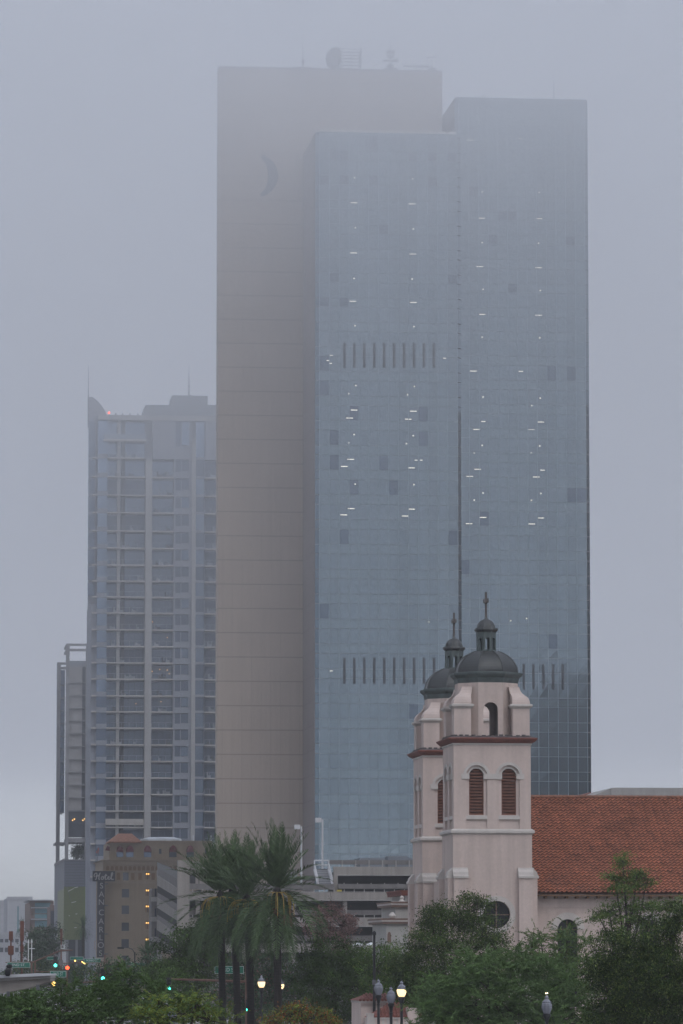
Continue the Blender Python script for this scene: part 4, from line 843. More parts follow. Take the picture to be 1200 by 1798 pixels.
def leaf_quads(C, N, ax, L, Wd):
    """one pointed quad per leaf: centres C, axes ax, half-width dirs N x ax"""
    s_ = np.cross(N, ax); s_ /= np.linalg.norm(s_, axis=1, keepdims=True)+1e-9
    L = L[:, None]; Wd = Wd[:, None]
    return np.stack([C-ax*L*.5, C+s_*Wd*.5-ax*L*.05, C+ax*L*.5, C-s_*Wd*.5-ax*L*.05], 1).reshape(-1, 3)
def unit(n): v = rng.normal(size=(n, 3)); return v/np.linalg.norm(v, axis=1, keepdims=True)
def crown_mesh(name, blobs, parent, m, O, leaf=.13, dens=1.0, style='leaf', clump=.5, flat=.65, tint_sd=.22, m2=None, p2=.0):
    Cs = []; AX = []; NN = []; Ls = []; Ws = []; Ts = []; centres = []
    for (c, r, rz) in blobs:
        c = np.array(c); area = math.pi*r*rz; nc = max(5, int(dens*area/(clump**2)*2.3))
        d = unit(nc); rad = rng.random(nc)**.38
        cc = c + d*np.array([r, r*.85, rz])*rad[:, None]
        for q in range(nc):
            p = cc[q]; centres.append(p); cr = clump*rng.uniform(.55, 1.25); tint = np.clip(rng.normal(1, tint_sd), .45, 1.9)
            if style == 'leaf':
                n = int(95*(cr/clump)**2*(.13/leaf)**1.5*(clump/.5)**2)
                off = rng.normal(size=(n, 3))*np.array([1, 1, flat])*cr*.55; P_ = p+off
                A_ = unit(n)+np.array([0, 0, -.25])+off/(cr+1e-6)*.5; A_ /= np.linalg.norm(A_, axis=1, keepdims=True)
                Nn = unit(n)*.75+np.array([0, 0, 1.0]); L_ = leaf*rng.uniform(.7, 1.4, n); W_ = L_*rng.uniform(.4, .6, n)
            else:   # feathery: thin leaflets along arching twigs
                nt_ = int(9*(cr/clump)); P_l = []; A_l = []
                for _ in range(nt_):
                    dr = unit(1)[0]*np.array([1, 1, .6])+np.array([0, 0, .55]) + (p-c)/(r+.01)*.35; dr /= np.linalg.norm(dr); ln = cr*rng.uniform(.9, 2.3); k = int(ln/.042)+2; ts_ = np.linspace(.05, 1, k)
                    pp = p + dr*ts_[:, None]*ln + np.array([0, 0, -1])*(ts_[:, None]**2)*ln*rng.uniform(.1, .55)
                    P_l.append(pp+rng.normal(size=pp.shape)*.025); tg = np.gradient(pp, axis=0); tg /= np.linalg.norm(tg, axis=1, keepdims=True); A_l.append(tg+unit(k)*.55)
                P_ = np.concatenate(P_l); A_ = np.concatenate(A_l); A_ /= np.linalg.norm(A_, axis=1, keepdims=True); n = len(P_)
                Nn = unit(n); L_ = leaf*rng.uniform(.8, 1.7, n); W_ = L_*rng.uniform(.16, .28, n)
            Cs.append(P_); AX.append(A_); NN.append(Nn); Ls.append(L_); Ws.append(W_); Ts.append(np.clip(tint*rng.normal(1, .09, n), .35, 2.2))
    C_ = np.concatenate(Cs); T_ = np.concatenate(Ts); V_ = leaf_quads(C_, np.concatenate(NN), np.concatenate(AX), np.concatenate(Ls), np.concatenate(Ws))
    Q = np.arange(len(C_)*4).reshape(-1, 4); o = np_mesh(name, V_, Q, m, parent, T_)
    if m2 is not None:
        o.data.materials.append(m2); o.data.polygons.foreach_set('material_index', (rng.random(len(C_)) < p2).astype(np.int32)); o.data.update()
    return o, centres
def tree(name, label, cat, D, trunk_px, blobs_px, m, leaf=.13, dens=1.0, style='leaf', clump=.5, group=None, tr=.16, base_z=0.0, fork=1.0, m2=None, p2=0.0, tint_sd=.32, flat=.65, branch=.05, bare=0, dy=0.0):
    k = mpp(D); p = at(trunk_px, 1690, D); O = Vector((p.x, p.y, base_z)); T = empty(name, O, 0, label, cat, group); bl = []
    for (x, y, rx, ry) in blobs_px:
        q = at(x, y, D); bl.append(((q.x-O.x, random.uniform(-.5, .5)*rx*k*.7+dy, q.z-base_z), rx*k, ry*k))
    o, cen = crown_mesh('crown', bl, T, m, O, leaf, dens, style, clump, flat, tint_sd, m2, p2)
    zmin = min(c[2]-rz for c, r, rz in bl); zmax = max(c[2] for c, r, rz in bl); zf_ = max(.8, zmin*.55+zmax*.1)
    tb = MB(); top = (random.uniform(-.2, .2), 0, zf_); tb.tube((0, 0, 0), top, tr, tr*.75, 8)
    for (c, r, rz) in bl:
        mid = ((top[0]+c[0])/2+random.uniform(-.2, .2)*r, (top[1]+c[1])/2, (top[2]*.45+c[2]*.55)); tb.tube(top, mid, tr*.5, tr*.34, 6); tb.tube(mid, c, tr*.34, tr*.15, 6)
        near = [q for q in cen if abs(q[0]-c[0]) < r*1.1 and abs(q[2]-c[2]) < rz*1.1]
        for q in random.sample(near, min(len(near), 14)): tb.tube(c, tuple(q), branch*.6, branch*.2, 4)
        for _ in range(bare):
            d = Vector((random.gauss(0, 1), random.gauss(0, .6), abs(random.gauss(.7, .6)))).normalized()*r*random.uniform(.7, 1.4); e_ = Vector(c)+d; tb.tube(c, e_, .04, .015, 4)
            for _ in range(4):
                s_ = Vector(c)+d*random.uniform(.4, .9); tb.tube(s_, s_+Vector((random.gauss(0, 1), random.gauss(0, 1), random.gauss(.5, .6)))*r*.3, .02, .01, 3)
    tb.build('trunk', M['trunk'], T)
    return T
tree('shade_tree', 'dense dark green tree covering the round window of the front bell tower', 'tree', 262, 800,
     [(822,1603,46,36),(778,1628,42,40),(848,1632,40,40),(745,1668,40,36),(795,1690,62,55),(728,1715,34,50),(868,1660,26,30),(840,1585,30,20),(755,1612,22,20),(715,1690,30,34),(722,1745,34,40),(760,1750,60,50),(850,1720,50,50)], LEAF['dark'], .115, 1.0, clump=.55, m2=LEAF['olive'], p2=.18)
tree('palo_verde', 'broad feathery green tree filling the bottom centre before the church', 'tree', 196, 850,
     [(800,1760,60,60),(860,1740,70,60),(830,1700,45,35),(910,1770,70,50),(960,1740,50,60),(770,1790,60,30),(1000,1770,50,60),(840,1795,80,24),(930,1795,80,26),(1020,1795,50,24),(905,1700,40,35)], LEAF['soft'], .13, 1.15, 'feather', .55, tint_sd=.16)
tree('slender_tree', 'loose pale green tree rising in front of the arched nave window', 'tree', 240, 965,
     [(935,1672,28,28),(965,1700,38,36),(990,1672,26,42),(1018,1690,26,40),(915,1700,26,24),(985,1730,50,36),(950,1645,12,14),(1000,1640,12,16)], LEAF['soft'], .13, .8, 'feather', .5, m2=LEAF['olive'], p2=.25, tint_sd=.18)
tree('tiered_tree', 'tall tree with layered branches standing out against the red tile roof', 'tree', 252, 1098,
     [(1094,1512,15,18),(1080,1543,22,13),(1120,1536,24,15),(1098,1558,34,15),(1135,1552,16,9),(1070,1600,34,12),(1110,1590,40,14),(1050,1608,20,9),(1150,1592,36,13),(1185,1590,24,15),(1120,1618,46,18),(1165,1622,30,16),(1085,1640,30,24)], LEAF['mid'], .12, 1.0, clump=.42, flat=.5, m2=LEAF['olive'], p2=.3)
tree('corner_tree', 'very dark leafy tree filling the bottom right corner', 'tree', 188, 1110,
     [(1078,1672,46,40),(1058,1718,36,52),(1115,1700,50,50),(1150,1660,40,34),(1185,1640,28,40),(1180,1710,46,60),(1120,1765,70,50),(1190,1780,40,40),(1075,1765,36,44),(1195,1600,14,24),(1150,1720,60,60),(1100,1740,50,50),(1200,1750,40,50),(1060,1790,50,26),(1150,1795,60,26)], LEAF['deep'], .095, 1.35, clump=.5, m2=LEAF['olive'], p2=.22)
tree('street_tree', 'dark rounded tree between the palms and the gatehouse', 'tree', 290, 585,
     [(580,1680,54,38),(545,1710,40,46),(622,1700,50,46),(590,1740,66,50),(640,1745,34,50),(560,1780,60,40),(620,1790,60,30)], LEAF['dark'], .13, 1.0, clump=.6)
tree('street_tree', 'lighter green tree between the gatehouse roof and the cream stepped building', 'tree', 278, 685,
     [(690,1680,32,28),(662,1700,34,36),(705,1712,28,36),(676,1735,44,36)], LEAF['mid'], .12, 1.0, clump=.55, m2=LEAF['olive'], p2=.2)
tree('street_tree', 'dark tree left of the palms below the slanted garage ramps', 'tree', 330, 325,
     [(338,1650,38,30),(305,1680,34,36),(362,1680,40,44),(320,1720,60,40),(285,1715,34,30)], LEAF['dark'], .19, 1.0, clump=.7, m2=LEAF['mid'], p2=.2)
tree('street_tree', 'shadowy tree behind the palm trunks and the green street name sign', 'tree', 345, 445,
     [(410,1735,50,50),(460,1720,50,50),(505,1735,40,50),(440,1780,70,30)], LEAF['far'], .2, 1.0, clump=.75, m2=LEAF['red'], p2=.12)
tree('palo_verde', 'wide feathery dark green tree along the bottom left edge', 'tree', 172, 120,
     [(-10,1785,50,34),(20,1765,40,24),(40,1797,60,24),(110,1797,70,24),(30,1790,60,32),(85,1786,60,30),(150,1758,60,38),(205,1745,50,40),(245,1768,56,42),(305,1782,46,30),(180,1790,80,30),(60,1760,40,18)], LEAF['soft'], .125, 1.1, 'feather', .5, m2=LEAF['dark'], p2=.4, tint_sd=.16)
tree('palo_verde', 'yellow-green feathery shrub at the bottom edge around the lone lamp top', 'shrub', 128, 315,
     [(275,1790,42,34),(322,1782,44,34),(368,1792,40,30),(282,1768,16,18),(345,1762,18,20)], LEAF['yell'], .10, .7, 'feather', .36, m2=LEAF['soft'], p2=.35)
tree('flowering_shrub', 'orange and yellow tinted shrub at the foot of the front palm', 'shrub', 215, 530,
     [(505,1785,26,22),(530,1765,16,26),(555,1788,28,18),(575,1795,24,14),(470,1795,24,12)], LEAF['yell'], .12, .9, clump=.36, m2=LEAF['orange'], p2=.38)
tree('russet_tree', 'thin pinkish brown tree with bare twigs in front of the garage', 'tree', 440, 585,
     [(582,1602,26,20),(560,1625,26,26),(600,1628,28,26),(585,1650,44,26),(614,1618,14,14)], LEAF['red'], .16, .62, clump=.7, bare=9, tint_sd=.25)
tree('street_tree', 'low dark trees row end below the hotel and the small green sign', 'tree', 400, 215,
     [(200,1712,36,22),(240,1712,40,24),(270,1700,26,24),(165,1722,36,20)], LEAF['far'], .22, 1.0, clump=.8, m2=LEAF['red'], p2=.1)
tree('street_tree', 'hazy dark tree left of the ribbed podium', 'tree', 720, 74,
     [(72,1650,18,20),(85,1665,16,24),(62,1672,18,22),(80,1690,24,18),(92,1650,10,20)], LEAF['far'], .35, 1.0, clump=1.3)
tree('street_tree', 'dark low tree between the white canopy and the far signals', 'tree', 540, 60,
     [(20,1718,34,20),(60,1705,34,18),(105,1718,36,22),(140,1705,20,16),(75,1728,40,18)], LEAF['far'], .22, 1.0, clump=.8, m2=LEAF['olive'], p2=.2)
tree('terrace_tree', 'small dark tree on the open terrace of the framed tower', 'tree', 1016, 136, [(137,1499,11,11),(143,1495,8,10),(131,1493,6,7)], LEAF['far'], .4, 1.1, clump=1.0, base_z=zf(1517), tr=.15)

def palm(name, label, D, px, hub, nf, L0, m, group=None, fruit=True, droop=1.0, trunk_r=.24, cat='palm', nb=38, spread=1.0, skirt=.52):
    p = at(px, 1690, D); O = Vector((p.x, p.y, 0)); T = empty(name, O, 0, label, cat, group); hp = at(hub[0], hub[1], D); h_ = Vector((hp.x-O.x, 0, hp.z))
    tb = MB(); n = 8; pts = [Vector((h_.x*(t**1.6), 0, h_.z*t)) for t in [i/n for i in range(n+1)]]
    for i in range(n): tb.tube(pts[i], pts[i+1], trunk_r*(1.15 if i == 0 else 1)*random.uniform(.95, 1.05), trunk_r*random.uniform(.95, 1.05), 10)
    tb.lathe([(trunk_r*.9, h_.z-.5), (trunk_r*1.35, h_.z-.1), (trunk_r*.9, h_.z+.3), (.05, h_.z+.6)], 10, (h_.x, 0)); tb.build('trunk', M['ptrunk'], T)
    Cs = []; AX = []; NN = []; Ls = []; Ws = []; Ts = []; ga = 2.39996; H0 = np.array(h_)+np.array([0, 0, .25])
    for i in range(nf):
        az = i*ga+random.gauss(0, .2); f_ = i/nf
        low = f_ < skirt
        el = R(random.uniform(-62, -8)) if low else R(14+72*((f_-skirt)/(1-skirt))**.85+random.gauss(0, 7)); ln = L0*(random.uniform(.72, .98) if not low else random.uniform(.9, 1.2))
        g_ = (random.uniform(.5, 1.1) if low else random.uniform(.25, .7)*(1.15-math.sin(max(0, el))*.6))*droop
        k = 22; ts_ = np.linspace(0, 1, k); pos = np.zeros((k, 3)); d = np.array([math.cos(az)*math.cos(el)*spread, math.sin(az)*math.cos(el)*spread, math.sin(el)]); d /= np.linalg.norm(d); cur = H0.copy()
        for j in range(k):
            pos[j] = cur; cur = cur+d*ln/k; d = d+np.array([0, 0, -1])*g_*1.7/k*(0.35+1.3*ts_[j]); d /= np.linalg.norm(d)
        q = np.linspace(.10, 1, nb); P_ = np.stack([np.interp(q, ts_, pos[:, a]) for a in range(3)], 1); tg = np.gradient(P_, axis=0); tg /= np.linalg.norm(tg, axis=1, keepdims=True)
        side = np.cross(tg, np.array([0, 0, 1.0])); nn_ = np.linalg.norm(side, axis=1, keepdims=True); side = np.where(nn_ > .15, side/np.maximum(nn_, 1e-6), np.array([-math.sin(az), math.cos(az), 0])); up = np.cross(side, tg)
        tw = np.clip(random.gauss(1, .2), .55, 1.5); ll = L0*.115*np.sin(np.pi*np.clip(q*.86+.14, 0, 1))**.6+.05
        for sg_ in (-1, 1):
            a_ = side*sg_*.72+tg*.75+up*.28+rng.normal(size=P_.shape)*.1; a_ /= np.linalg.norm(a_, axis=1, keepdims=True)
            Cs.append(P_+a_*ll[:, None]*.5); AX.append(a_); NN.append(up+rng.normal(size=P_.shape)*.3); Ls.append(ll); Ws.append(ll*.10+.014); Ts.append(np.full(nb, tw)*rng.normal(1, .12, nb))
        Cs.append((P_[1:]+P_[:-1])/2); AX.append(tg[1:]); NN.append(up[1:]); Ls.append(np.full(nb-1, ln/nb*1.6)); Ws.append(np.full(nb-1, .035)); Ts.append(np.full(nb-1, 1.5*tw))
    V_ = leaf_quads(np.concatenate(Cs), np.concatenate(NN), np.concatenate(AX), np.concatenate(Ls), np.concatenate(Ws)); np_mesh('crown', V_, np.arange(len(V_)).reshape(-1, 4), m, T, np.concatenate(Ts))
    if fruit:
        fm = MB()
        for i in range(18):
            az = random.uniform(math.pi, 2*math.pi) if i < 13 else random.uniform(0, 2*math.pi); s_ = random.uniform(.55, 1.15); pts = []
            for j in range(7):
                t_ = j/6; rr = s_*(math.sin(t_*1.7))*1.25; pts.append(Vector((h_.x+math.cos(az)*rr, math.sin(az)*rr, h_.z+.05+.25*math.sin(t_*2.2)-1.5*s_*t_**2.2)))
            fm.path(pts, .03, 4)
            if i % 4 == 0:
                e_ = pts[-1]; dm = MB()
                for _ in range(26):
                    o_ = Vector((random.gauss(0, .13), random.gauss(0, .13), random.uniform(-.75, .1))); dm.tube(e_+o_*.2, e_+o_, .016, .026, 4)
                dm.build('date_cluster', LEAF['dates'], T)
        fm.build('fruit_stalk', LEAF['stalk'], T)
    return T
PG = 'date palms in a row before the garage'
palm('date_palm', 'nearest and tallest date palm with bright yellow fruit stalks', 288, 488.5, (487, 1570), 84, 5.2, LEAF['palm'], group=PG, trunk_r=.25)
palm('date_palm', 'date palm just left of the tallest one, its trunk brown at the base', 293, 442, (434, 1583), 74, 5.0, LEAF['palm'], group=PG, trunk_r=.25)
palm('date_palm', 'date palm second from the left, half hidden among the other crowns', 302, 418.5, (409, 1566), 66, 4.6, LEAF['palm'], group=PG, trunk_r=.24, fruit=False)
palm('date_palm', 'leftmost date palm, its fronds crossing the pale garage corner', 298, 392, (387, 1578), 78, 5.1, LEAF['palm'], group=PG, trunk_r=.24)
palm('fan_palm', 'small far palm rising behind the rust coloured posts', 760, 38, (38, 1630), 40, 2.0, LEAF['far'], fruit=False, trunk_r=.2, nb=14, droop=1.4)
palm('fan_palm', 'dark palm standing before the tall green wall panels', 700, 146, (146, 1631), 50, 2.3, LEAF['far'], fruit=False, trunk_r=.22, nb=14, droop=1.6)
palm('fan_palm', 'short spiky palm at the foot of the tan hotel', 430, 259, (259, 1684), 46, 1.9, LEAF['far'], fruit=False, trunk_r=.18, nb=20, skirt=.2)

# ---------------------------------------------------------------- street lamps
LG = 'acorn globe street lamps'
def acorn(px, pyc, D, label, lit=False, R_=.21):
    p = at(px, pyc, D); o = empty('street_lamp', (p.x, p.y, 0), 0, label, 'street lamp', LG); zc_ = p.z; s_ = R_/.21
    q = lambda d: zc_+d*s_
    MB().lathe([(.22, 0), (.22, .25), (.15, .35), (.12, .9), (.075, 1.0), (.062, q(-.75)), (.085, q(-.7)), (.06, q(-.66)), (.1, q(-.46)), (.15*s_, q(-.36)), (.15*s_, q(-.29)), (.11*s_, q(-.26))], 14).build('post', M['post'], o)
    gl = MB().lathe([(.115*s_, q(-.27)), (.155*s_, q(-.2)), (.2*s_, q(-.06)), (.21*s_, q(.04)), (.195*s_, q(.12)), (.165*s_, q(.165))], 10, cap=True)
    gl.build('globe', M['globe'], o)
    if lit: MB().lathe([(.125*s_, q(-.26)), (.168*s_, q(-.19)), (.212*s_, q(-.06)), (.222*s_, q(.03)), (.212*s_, q(.07))], 10).build('glowing_bowl', M['globelit'], o)
    MB().lathe([(.175*s_, q(.16)), (.18*s_, q(.19)), (.13*s_, q(.25)), (.075*s_, q(.30)), (.06*s_, q(.33)), (.085*s_, q(.37)), (.06*s_, q(.41)), (.015, q(.46))], 12).build('cap', M['globe'], o)
    MB().lathe([(.01, q(.45)), (.03, q(.49)), (.008, q(.54))], 8).build('finial', M['post'], o)
    return o
acorn(665, 1737, 208, 'unlit street lamp, tallest of the pair before the gatehouse roof')
acorn(687, 1751, 193, 'unlit street lamp standing lowest between the lit lamp and its unlit neighbour', R_=.2)
acorn(705.5, 1740, 205, 'lit street lamp glowing right beside the gatehouse', True)
acorn(459.5, 1726, 262, 'lit street lamp glowing left of the front palm trunk', True)
acorn(494, 1730, 305, 'lit street lamp half hidden behind the front palm trunk', True, .2)
l_ = acorn(960.5, 1768, 176, 'unlit street lamp alone before the feathery tree below the church'); p = at(960.5, 1768, 176)
sp = MB()
for k in range(5): sp.tube((0, 0, p.z+.46), (.07*math.cos(k*1.26), .07*math.sin(k*1.26), p.z+.62), .008, .004, 4)
sp.build('bird_spikes', M['post'], l_); MB().lathe([(.005, p.z+.52), (.018, p.z+.535), (.005, p.z+.55)], 6, (.03, -.02)).lathe([(.005, p.z+.52), (.018, p.z+.535), (.005, p.z+.55)], 6, (-.035, -.02)).build('tiny_light', M['bulb'], l_)
acorn(303, 1790, 140, 'unlit street lamp whose top just shows at the bottom left edge', R_=.18)
p = at(657.5, 1690, 262); o = empty('light_pole', (p.x, p.y, 0), 0, 'tall plain dark pole in front of the garage and green tree', 'light pole'); zt_ = at(657.5, 1642, 262).z
MB().tube((0, 0, 0), (0, 0, zt_), .1, .075, 10).build('pole', M['post'], o); MB().lathe([(.07, zt_-.02), (.12, zt_+.03), (.12, zt_+.16), (.03, zt_+.25)], 10).build('cap', M['post'], o); MB().box(-.12, .12, -.1, -.05, zt_-2.9, zt_-2.6).build('band', M['steel'], o)

# ---------------------------------------------------------------- signals and street signs
class Mast:
    def __init__(s, px, D, name, label, ptop=None, r=.11, m='mast', cat='signal mast', py0=None):
        s.D = D; p = at(px, 1690, D); s.O = Vector((p.x, p.y, 0)); s.o = empty(name, s.O, 0, label, cat); s.m = M[m]
        if ptop: MB().tube((0, 0, 0), (0, 0, s.L(px, ptop)[1]), r, r*.75, 10).lathe([(r*1.8, 0), (r*1.8, .2), (r, .35)], 10).build('pole', s.m, s.o)
    def L(s, px, py): p = at(px, py, s.D); return p.x-s.O.x, p.z
    def arm(s, pts, r=.06, name='arm'):
        q = [s.L(*a) for a in pts]; mb = MB()
        for a, b in zip(q, q[1:]): mb.tube((a[0], 0, a[1]), (b[0], 0, b[1]), r, r*.9, 8)
        mb.build(name, s.m, s.o); return s
    def sign(s, x0, y0, x1, y1, txt, tw=.7):
        a, b = s.L(x0, y1), s.L(x1, y0); c = ((a[0]+b[0])/2, (a[1]+b[1])/2); e = .028
        sb = MB().box(a[0], b[0], -.2, -.17, a[1], b[1]).build('street_sign', M['signw'], s.o); MB().box(a[0]+e, b[0]-e, -.215, -.2, a[1]+e, b[1]-e).build('sign_face', M['signg'], sb)
        if txt: text_mesh(txt, (b[1]-a[1])*.7, M['signw'], 'sign_lettering', sb, (c[0], -.225, c[1]), .004, (b[0]-a[0])*tw)
        MB().box(c[0]-.05, c[0]+.05, -.17, .05, a[1]-.15, a[1]+.1).build('sign_bracket', s.m, sb); return s
    def head(s, px, py, lens, lr=.15, three=True, on=2):
        x, zz_ = s.L(px, py); h = empty('signal_head', (x, -.15, zz_)); h.parent = s.o; pitch = lr*2.25; n = 3 if three else 1
        zo = (on)*pitch if three else 0
        MB().box(-lr*1.3, lr*1.3, -.12, .12, -(n-1-on if three else 0)*pitch-lr*1.3, zo+lr*1.3).build('housing', M['post'], h)
        for k in range(n):
            zk = zo-k*pitch; ml = M[lens] if k == (on if three else 0) else M['lensoff']
            MB().lathe([(lr, .0), (lr*.98, .03), (.01, .05)], 14).xf(lambda a, b, c: (a, -.12-c, b+zk)).build('lens', ml, h)
            vz = MB(); 
            for i in range(10):
                a0, a1 = math.pi*i/10, math.pi*(i+1)/10
                vz.add([(lr*1.08*math.cos(a0), -.12, zk+lr*1.08*math.sin(a0)), (lr*1.08*math.cos(a1), -.12, zk+lr*1.08*math.sin(a1)), (lr*1.08*math.cos(a1), -.3, zk+lr*1.08*math.sin(a1)), (lr*1.08*math.cos(a0), -.3, zk+lr*1.08*math.sin(a0))], [(0, 1, 2, 3)])
            vz.build('visor', M['post'], h)
        return s
m1 = Mast(434, 310, 'signal_mast', 'brown signal mast with long arm and third street sign among the palms', 1678, .15)
m1.arm([(434, 1723.5), (304, 1719.5), (296, 1719.5)], .085).sign(377.5, 1696.5, 428.5, 1709.5, '3RD ST.', .55).head(297, 1735, 'lensg', .125).head(436, 1773, 'lensg', .12)
m2 = Mast(56, 480, 'signal_mast', 'far brown mast whose arm slopes up to a flat end with a white detector', 1690, .13)
m2.arm([(56, 1690.5), (107, 1669), (128, 1668.5)], .085); xa, za_ = m2.L(110.5, 1668)
MB().box(xa-.22, xa+.2, -.05, .05, za_+.1, za_+.2).box(xa-.22, xa-.15, -.05, .05, za_+.1, za_+.55).box(xa+.13, xa+.2, -.05, .05, za_+.1, za_+.55).build('detector', M['signw'], m2.o)
m3 = Mast(118, 300, 'signal_mast', 'mast with a green sign just beyond the white canopy end', 1702, .09)
m3.arm([(118, 1706), (62, 1706.5)], .03).sign(88.5, 1705, 117, 1716, '2ND ST', .6).head(95, 1727.5, 'lensa', .15, False)
m4 = Mast(185, 340, 'signal_mast', 'short brown arm with a green light left of the dark trees', 1712, .1)
m4.arm([(185, 1722.5), (146, 1725)], .05).head(181.5, 1718, 'lensg', .13).head(176, 1726, 'lensoff', .1, False)
m5 = Mast(62, 430, 'signal_mast', 'mast carrying the bright green second street sign above the canopy', 1688, .1)
m5.arm([(62, 1689), (10, 1690)], .05).sign(13, 1690, 53.5, 1699, '2ND ST.', .6)
m6 = Mast(184, 500, 'signal_mast', 'mast with red and green lights below three far green signs', 1676, .12)
m6.arm([(184, 1690), (92, 1691.5)], .05).sign(148, 1683, 178, 1690, 'MONROE ST', .72).sign(123.5, 1680, 147, 1685.5, '', .6).sign(83, 1680, 103, 1685.3, '', .6).head(98, 1695, 'lensg', .17).head(119, 1699.3, 'lensr', .21, True, 0).head(132.5, 1687, 'lensa', .1, False)
xa, za_ = m6.L(107, 1690); MB().box(xa-.24, xa+.24, -.1, -.06, za_-.3, za_+.3).build('small_sign', M['conc2'], m6.o)
xa, za_ = m6.L(147, 1690.5); MB().tube((xa-.2, -.2, za_+.14), (xa+.2, -.2, za_-.14), .05).build('tube_light', M['lensa'], m6.o)
m7 = Mast(237, 430, 'signal_mast', 'curved street light mast with a green sign below the tan hotel', 1672, .09, 'post')
m7.arm([(237, 1674), (233, 1667), (226, 1664), (212, 1663.2)], .045, 'lamp_arm').sign(219.5, 1690, 255.5, 1698.5, '3RD ST', .5); xa, za_ = m7.L(213, 1664)
MB().box(xa-.35, xa+.3, -.14, .14, za_-.12, za_+.06).build('lamp_head', M['post'], m7.o)
m8 = Mast(572.5, 300, 'pedestrian_signal', 'small dark pole with a faint green sign right of the front palm', 1700, .05, 'post', 'signal')
m8.head(571, 1712, 'lensoff', .1)
xa, za_ = m8.L(571, 1704); MB().box(xa-.12, xa+.1, -.1, -.07, za_-.15, za_+.15).build('sign_face', M['signg'], m8.o)
RP = 'rust coloured lantern posts'
for px, D, blocks, lab in ((19.3, 450, [(1636, 1650, 3.4), (1661.5, 1675.5, 4.8)], 'rust post with two short square blocks, leftmost'), (38.8, 450, [(1618, 1651, 3.2), (1661, 1670, 2.8)], 'rust post with one long tall block, beside the leftmost'), (107.8, 560, [(1631.5, 1650.5, 1.9)], 'slim rust post in front of the green wall panels')):
    k = mpp(D); p = at(px, 1690, D); o = empty('lantern_post', (p.x, p.y, 0), 0, lab, 'post', RP); ztp = at(px, blocks[0][0], D).z
    MB().tube((0, 0, 0), (0, 0, ztp-.1), .09, .08).build('pole', M['rust'], o)
    for y0, y1, hw in blocks:
        a, b = at(px, y1, D).z, at(px, y0, D).z; h = hw*k; MB().loft([[(-q*h, -q*h, zz_), (q*h, -q*h, zz_), (q*h, q*h, zz_), (-q*h, q*h, zz_)] for q, zz_ in ((.5, a-.12), (1, a), (1, b), (.85, b+.05))]).build('lantern_block', M['rust'], o)
WP = 'thin white poles'
for px, yt, lab in ((50, 1649.5, 'thin white pole with a plain top, left of the pair'), (55.8, 1649, 'thin white pole carrying a short crossbar, right of the pair')):
    D = 620; p = at(px, 1690, D); o = empty('white_pole', (p.x, p.y, 0), 0, lab, 'pole', WP); zt_ = at(px, yt, D).z; MB().tube((0, 0, 0), (0, 0, zt_), .075, .06).build('pole', M['signw'], o)
    zb_ = at(px, 1665.5, D).z
    if px > 52: MB().box(-.35, .42, -.06, .06, zb_-.06, zb_+.06).build('crossbar', M['signw'], o)
    MB().box(-.1, .1, -.1, .1, zt_-.5, zt_-.2).build('bracket', M['signw'], o)
# white canopy at the left edge
Dc = 150; p0 = at(-60, 1690, Dc); o = empty('canopy', (p0.x, p0.y, 0), 0, 'white tapering canopy beam jutting in from the left edge', 'canopy'); cl = lambda x, y: (at(x, y, Dc).x-p0.x, at(x, y, Dc).z)
poly = [cl(-90, 1720), cl(-90, 1757), cl(0, 1744.5), cl(40, 1737), cl(68, 1730), cl(88, 1722.5), cl(88, 1718), cl(0, 1723)]
MB().prism(poly, .12, 2.6).build('beam', M['conc'], o)
MB().prism([cl(-92, 1719), cl(-92, 1714.5), cl(0, 1712), cl(55, 1709.3), cl(89, 1710), cl(89.5, 1713), cl(60, 1714.5), cl(0, 1717.5)], -.1, 2.9).build('roof_edge', M['roofpale'], o)
MB().prism([cl(-92, 1723), cl(-92, 1719), cl(0, 1717.4), cl(60, 1714.4), cl(89, 1713), cl(89, 1717.5), cl(0, 1722.6)], .0, 2.7).build('fascia', M['palecon'], o)
for x in (-70,): 
    c = cl(x, 1749.5 if x < 0 else 1743); MB().box(c[0]-.1, c[0]+.1, .5, .8, 0, c[1]+.2).build('post', M['post'], o)
for x, y in ((14, 1746), (66, 1734)): c = cl(x, y); MB().box(c[0]-.05, c[0]+.05, .1, .3, c[1]-.07, c[1]+.1).build('bracket', M['steel'], o)
p = at(14, 1713, 149.7); o = empty('signal_housing', (p.x, p.y, 0), 0, 'black signal housing seen from behind on top of the white canopy', 'signal')
zq_ = p.z; MB().loft([[(x*s_, y*s_, zz_) for x, y in ((-.1, -.1), (.1, -.1), (.1, .1), (-.1, .1))] for s_, zz_ in ((.55, zq_-.02), (.95, zq_+.05), (.98, zq_+.2), (.7, zq_+.26))]).xf(lambda x, y, zz_: (x+.08*(zz_-zq_), y, zz_)).build('housing', M['post'], o)
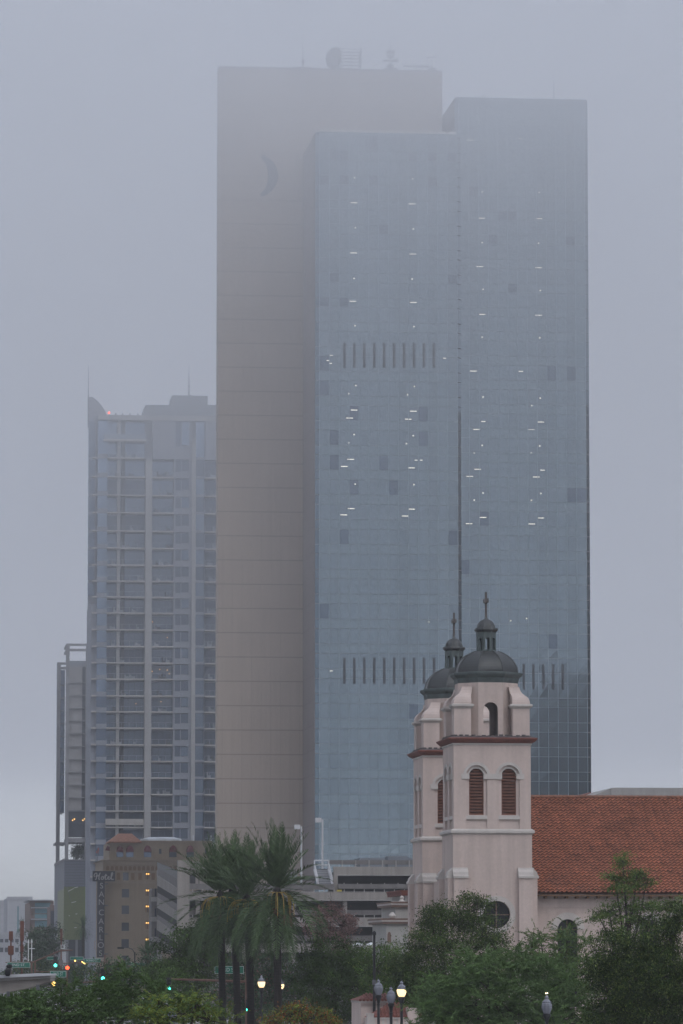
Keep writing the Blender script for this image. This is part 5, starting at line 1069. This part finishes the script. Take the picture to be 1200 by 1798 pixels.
MB().lathe([(.05, zq_+.24), (.1, zq_+.28), (.1, zq_+.34), (.04, zq_+.38)], 10, (.05, 0)).build('knob', M['post'], o); MB().box(-.03, .03, .05, .3, zq_-.02, zq_+.05).build('bracket', M['post'], o)

# ---------------------------------------------------------------- haze and low cloud
def vol(name, lo, hi, dens, ramp=None):
    b = MB().box(lo[0], hi[0], lo[1], hi[1], lo[2], hi[2]); m = bpy.data.materials.new(name); m.use_nodes = True; t = m.node_tree; t.nodes.clear()
    out = t.nodes.new('ShaderNodeOutputMaterial'); v = t.nodes.new('ShaderNodeVolumePrincipled'); t.links.new(v.outputs[0], out.inputs['Volume'])
    v.inputs['Color'].default_value = (.965, .982, 1, 1) if not ramp else (.962, .977, .997, 1); v.inputs['Anisotropy'].default_value = .25; v.inputs['Density'].default_value = dens
    if ramp:
        L = t.links.new; g = t.nodes.new('ShaderNodeNewGeometry'); sx = t.nodes.new('ShaderNodeSeparateXYZ'); mr = t.nodes.new('ShaderNodeMapRange'); cr = t.nodes.new('ShaderNodeValToRGB'); mu = t.nodes.new('ShaderNodeMath')
        z0, z1 = ramp[0][0], ramp[-1][0]; mx = max(d for _, d in ramp)
        L(g.outputs['Position'], sx.inputs[0]); L(sx.outputs[2], mr.inputs[0]); mr.inputs['From Min'].default_value = z0; mr.inputs['From Max'].default_value = z1
        L(mr.outputs[0], cr.inputs[0]); mu.operation = 'MULTIPLY'; mu.inputs[1].default_value = mx; L(cr.outputs[0], mu.inputs[0]); L(mu.outputs[0], v.inputs['Density'])
        e = cr.color_ramp.elements
        for i, (zz_, d) in enumerate(ramp):
            q = e[i] if i < 2 else e.new((zz_-z0)/(z1-z0)); q.position = (zz_-z0)/(z1-z0); q.color = (d/mx,)*3+(1,)
    return tag(b.build(name, m), kind='stuff')
vol('haze', (-1200, -2600, -1), (1200, 2600, 178), .00017)
vol('low_cloud', (-1190, -2590, 30), (1190, 2590, 176), 0, [(30, 0), (60, .0004), (80, .0009), (95, .0015), (106, .0027), (118, .0052), (128, .0102), (138, .0215), (148, .031), (176, .033)])
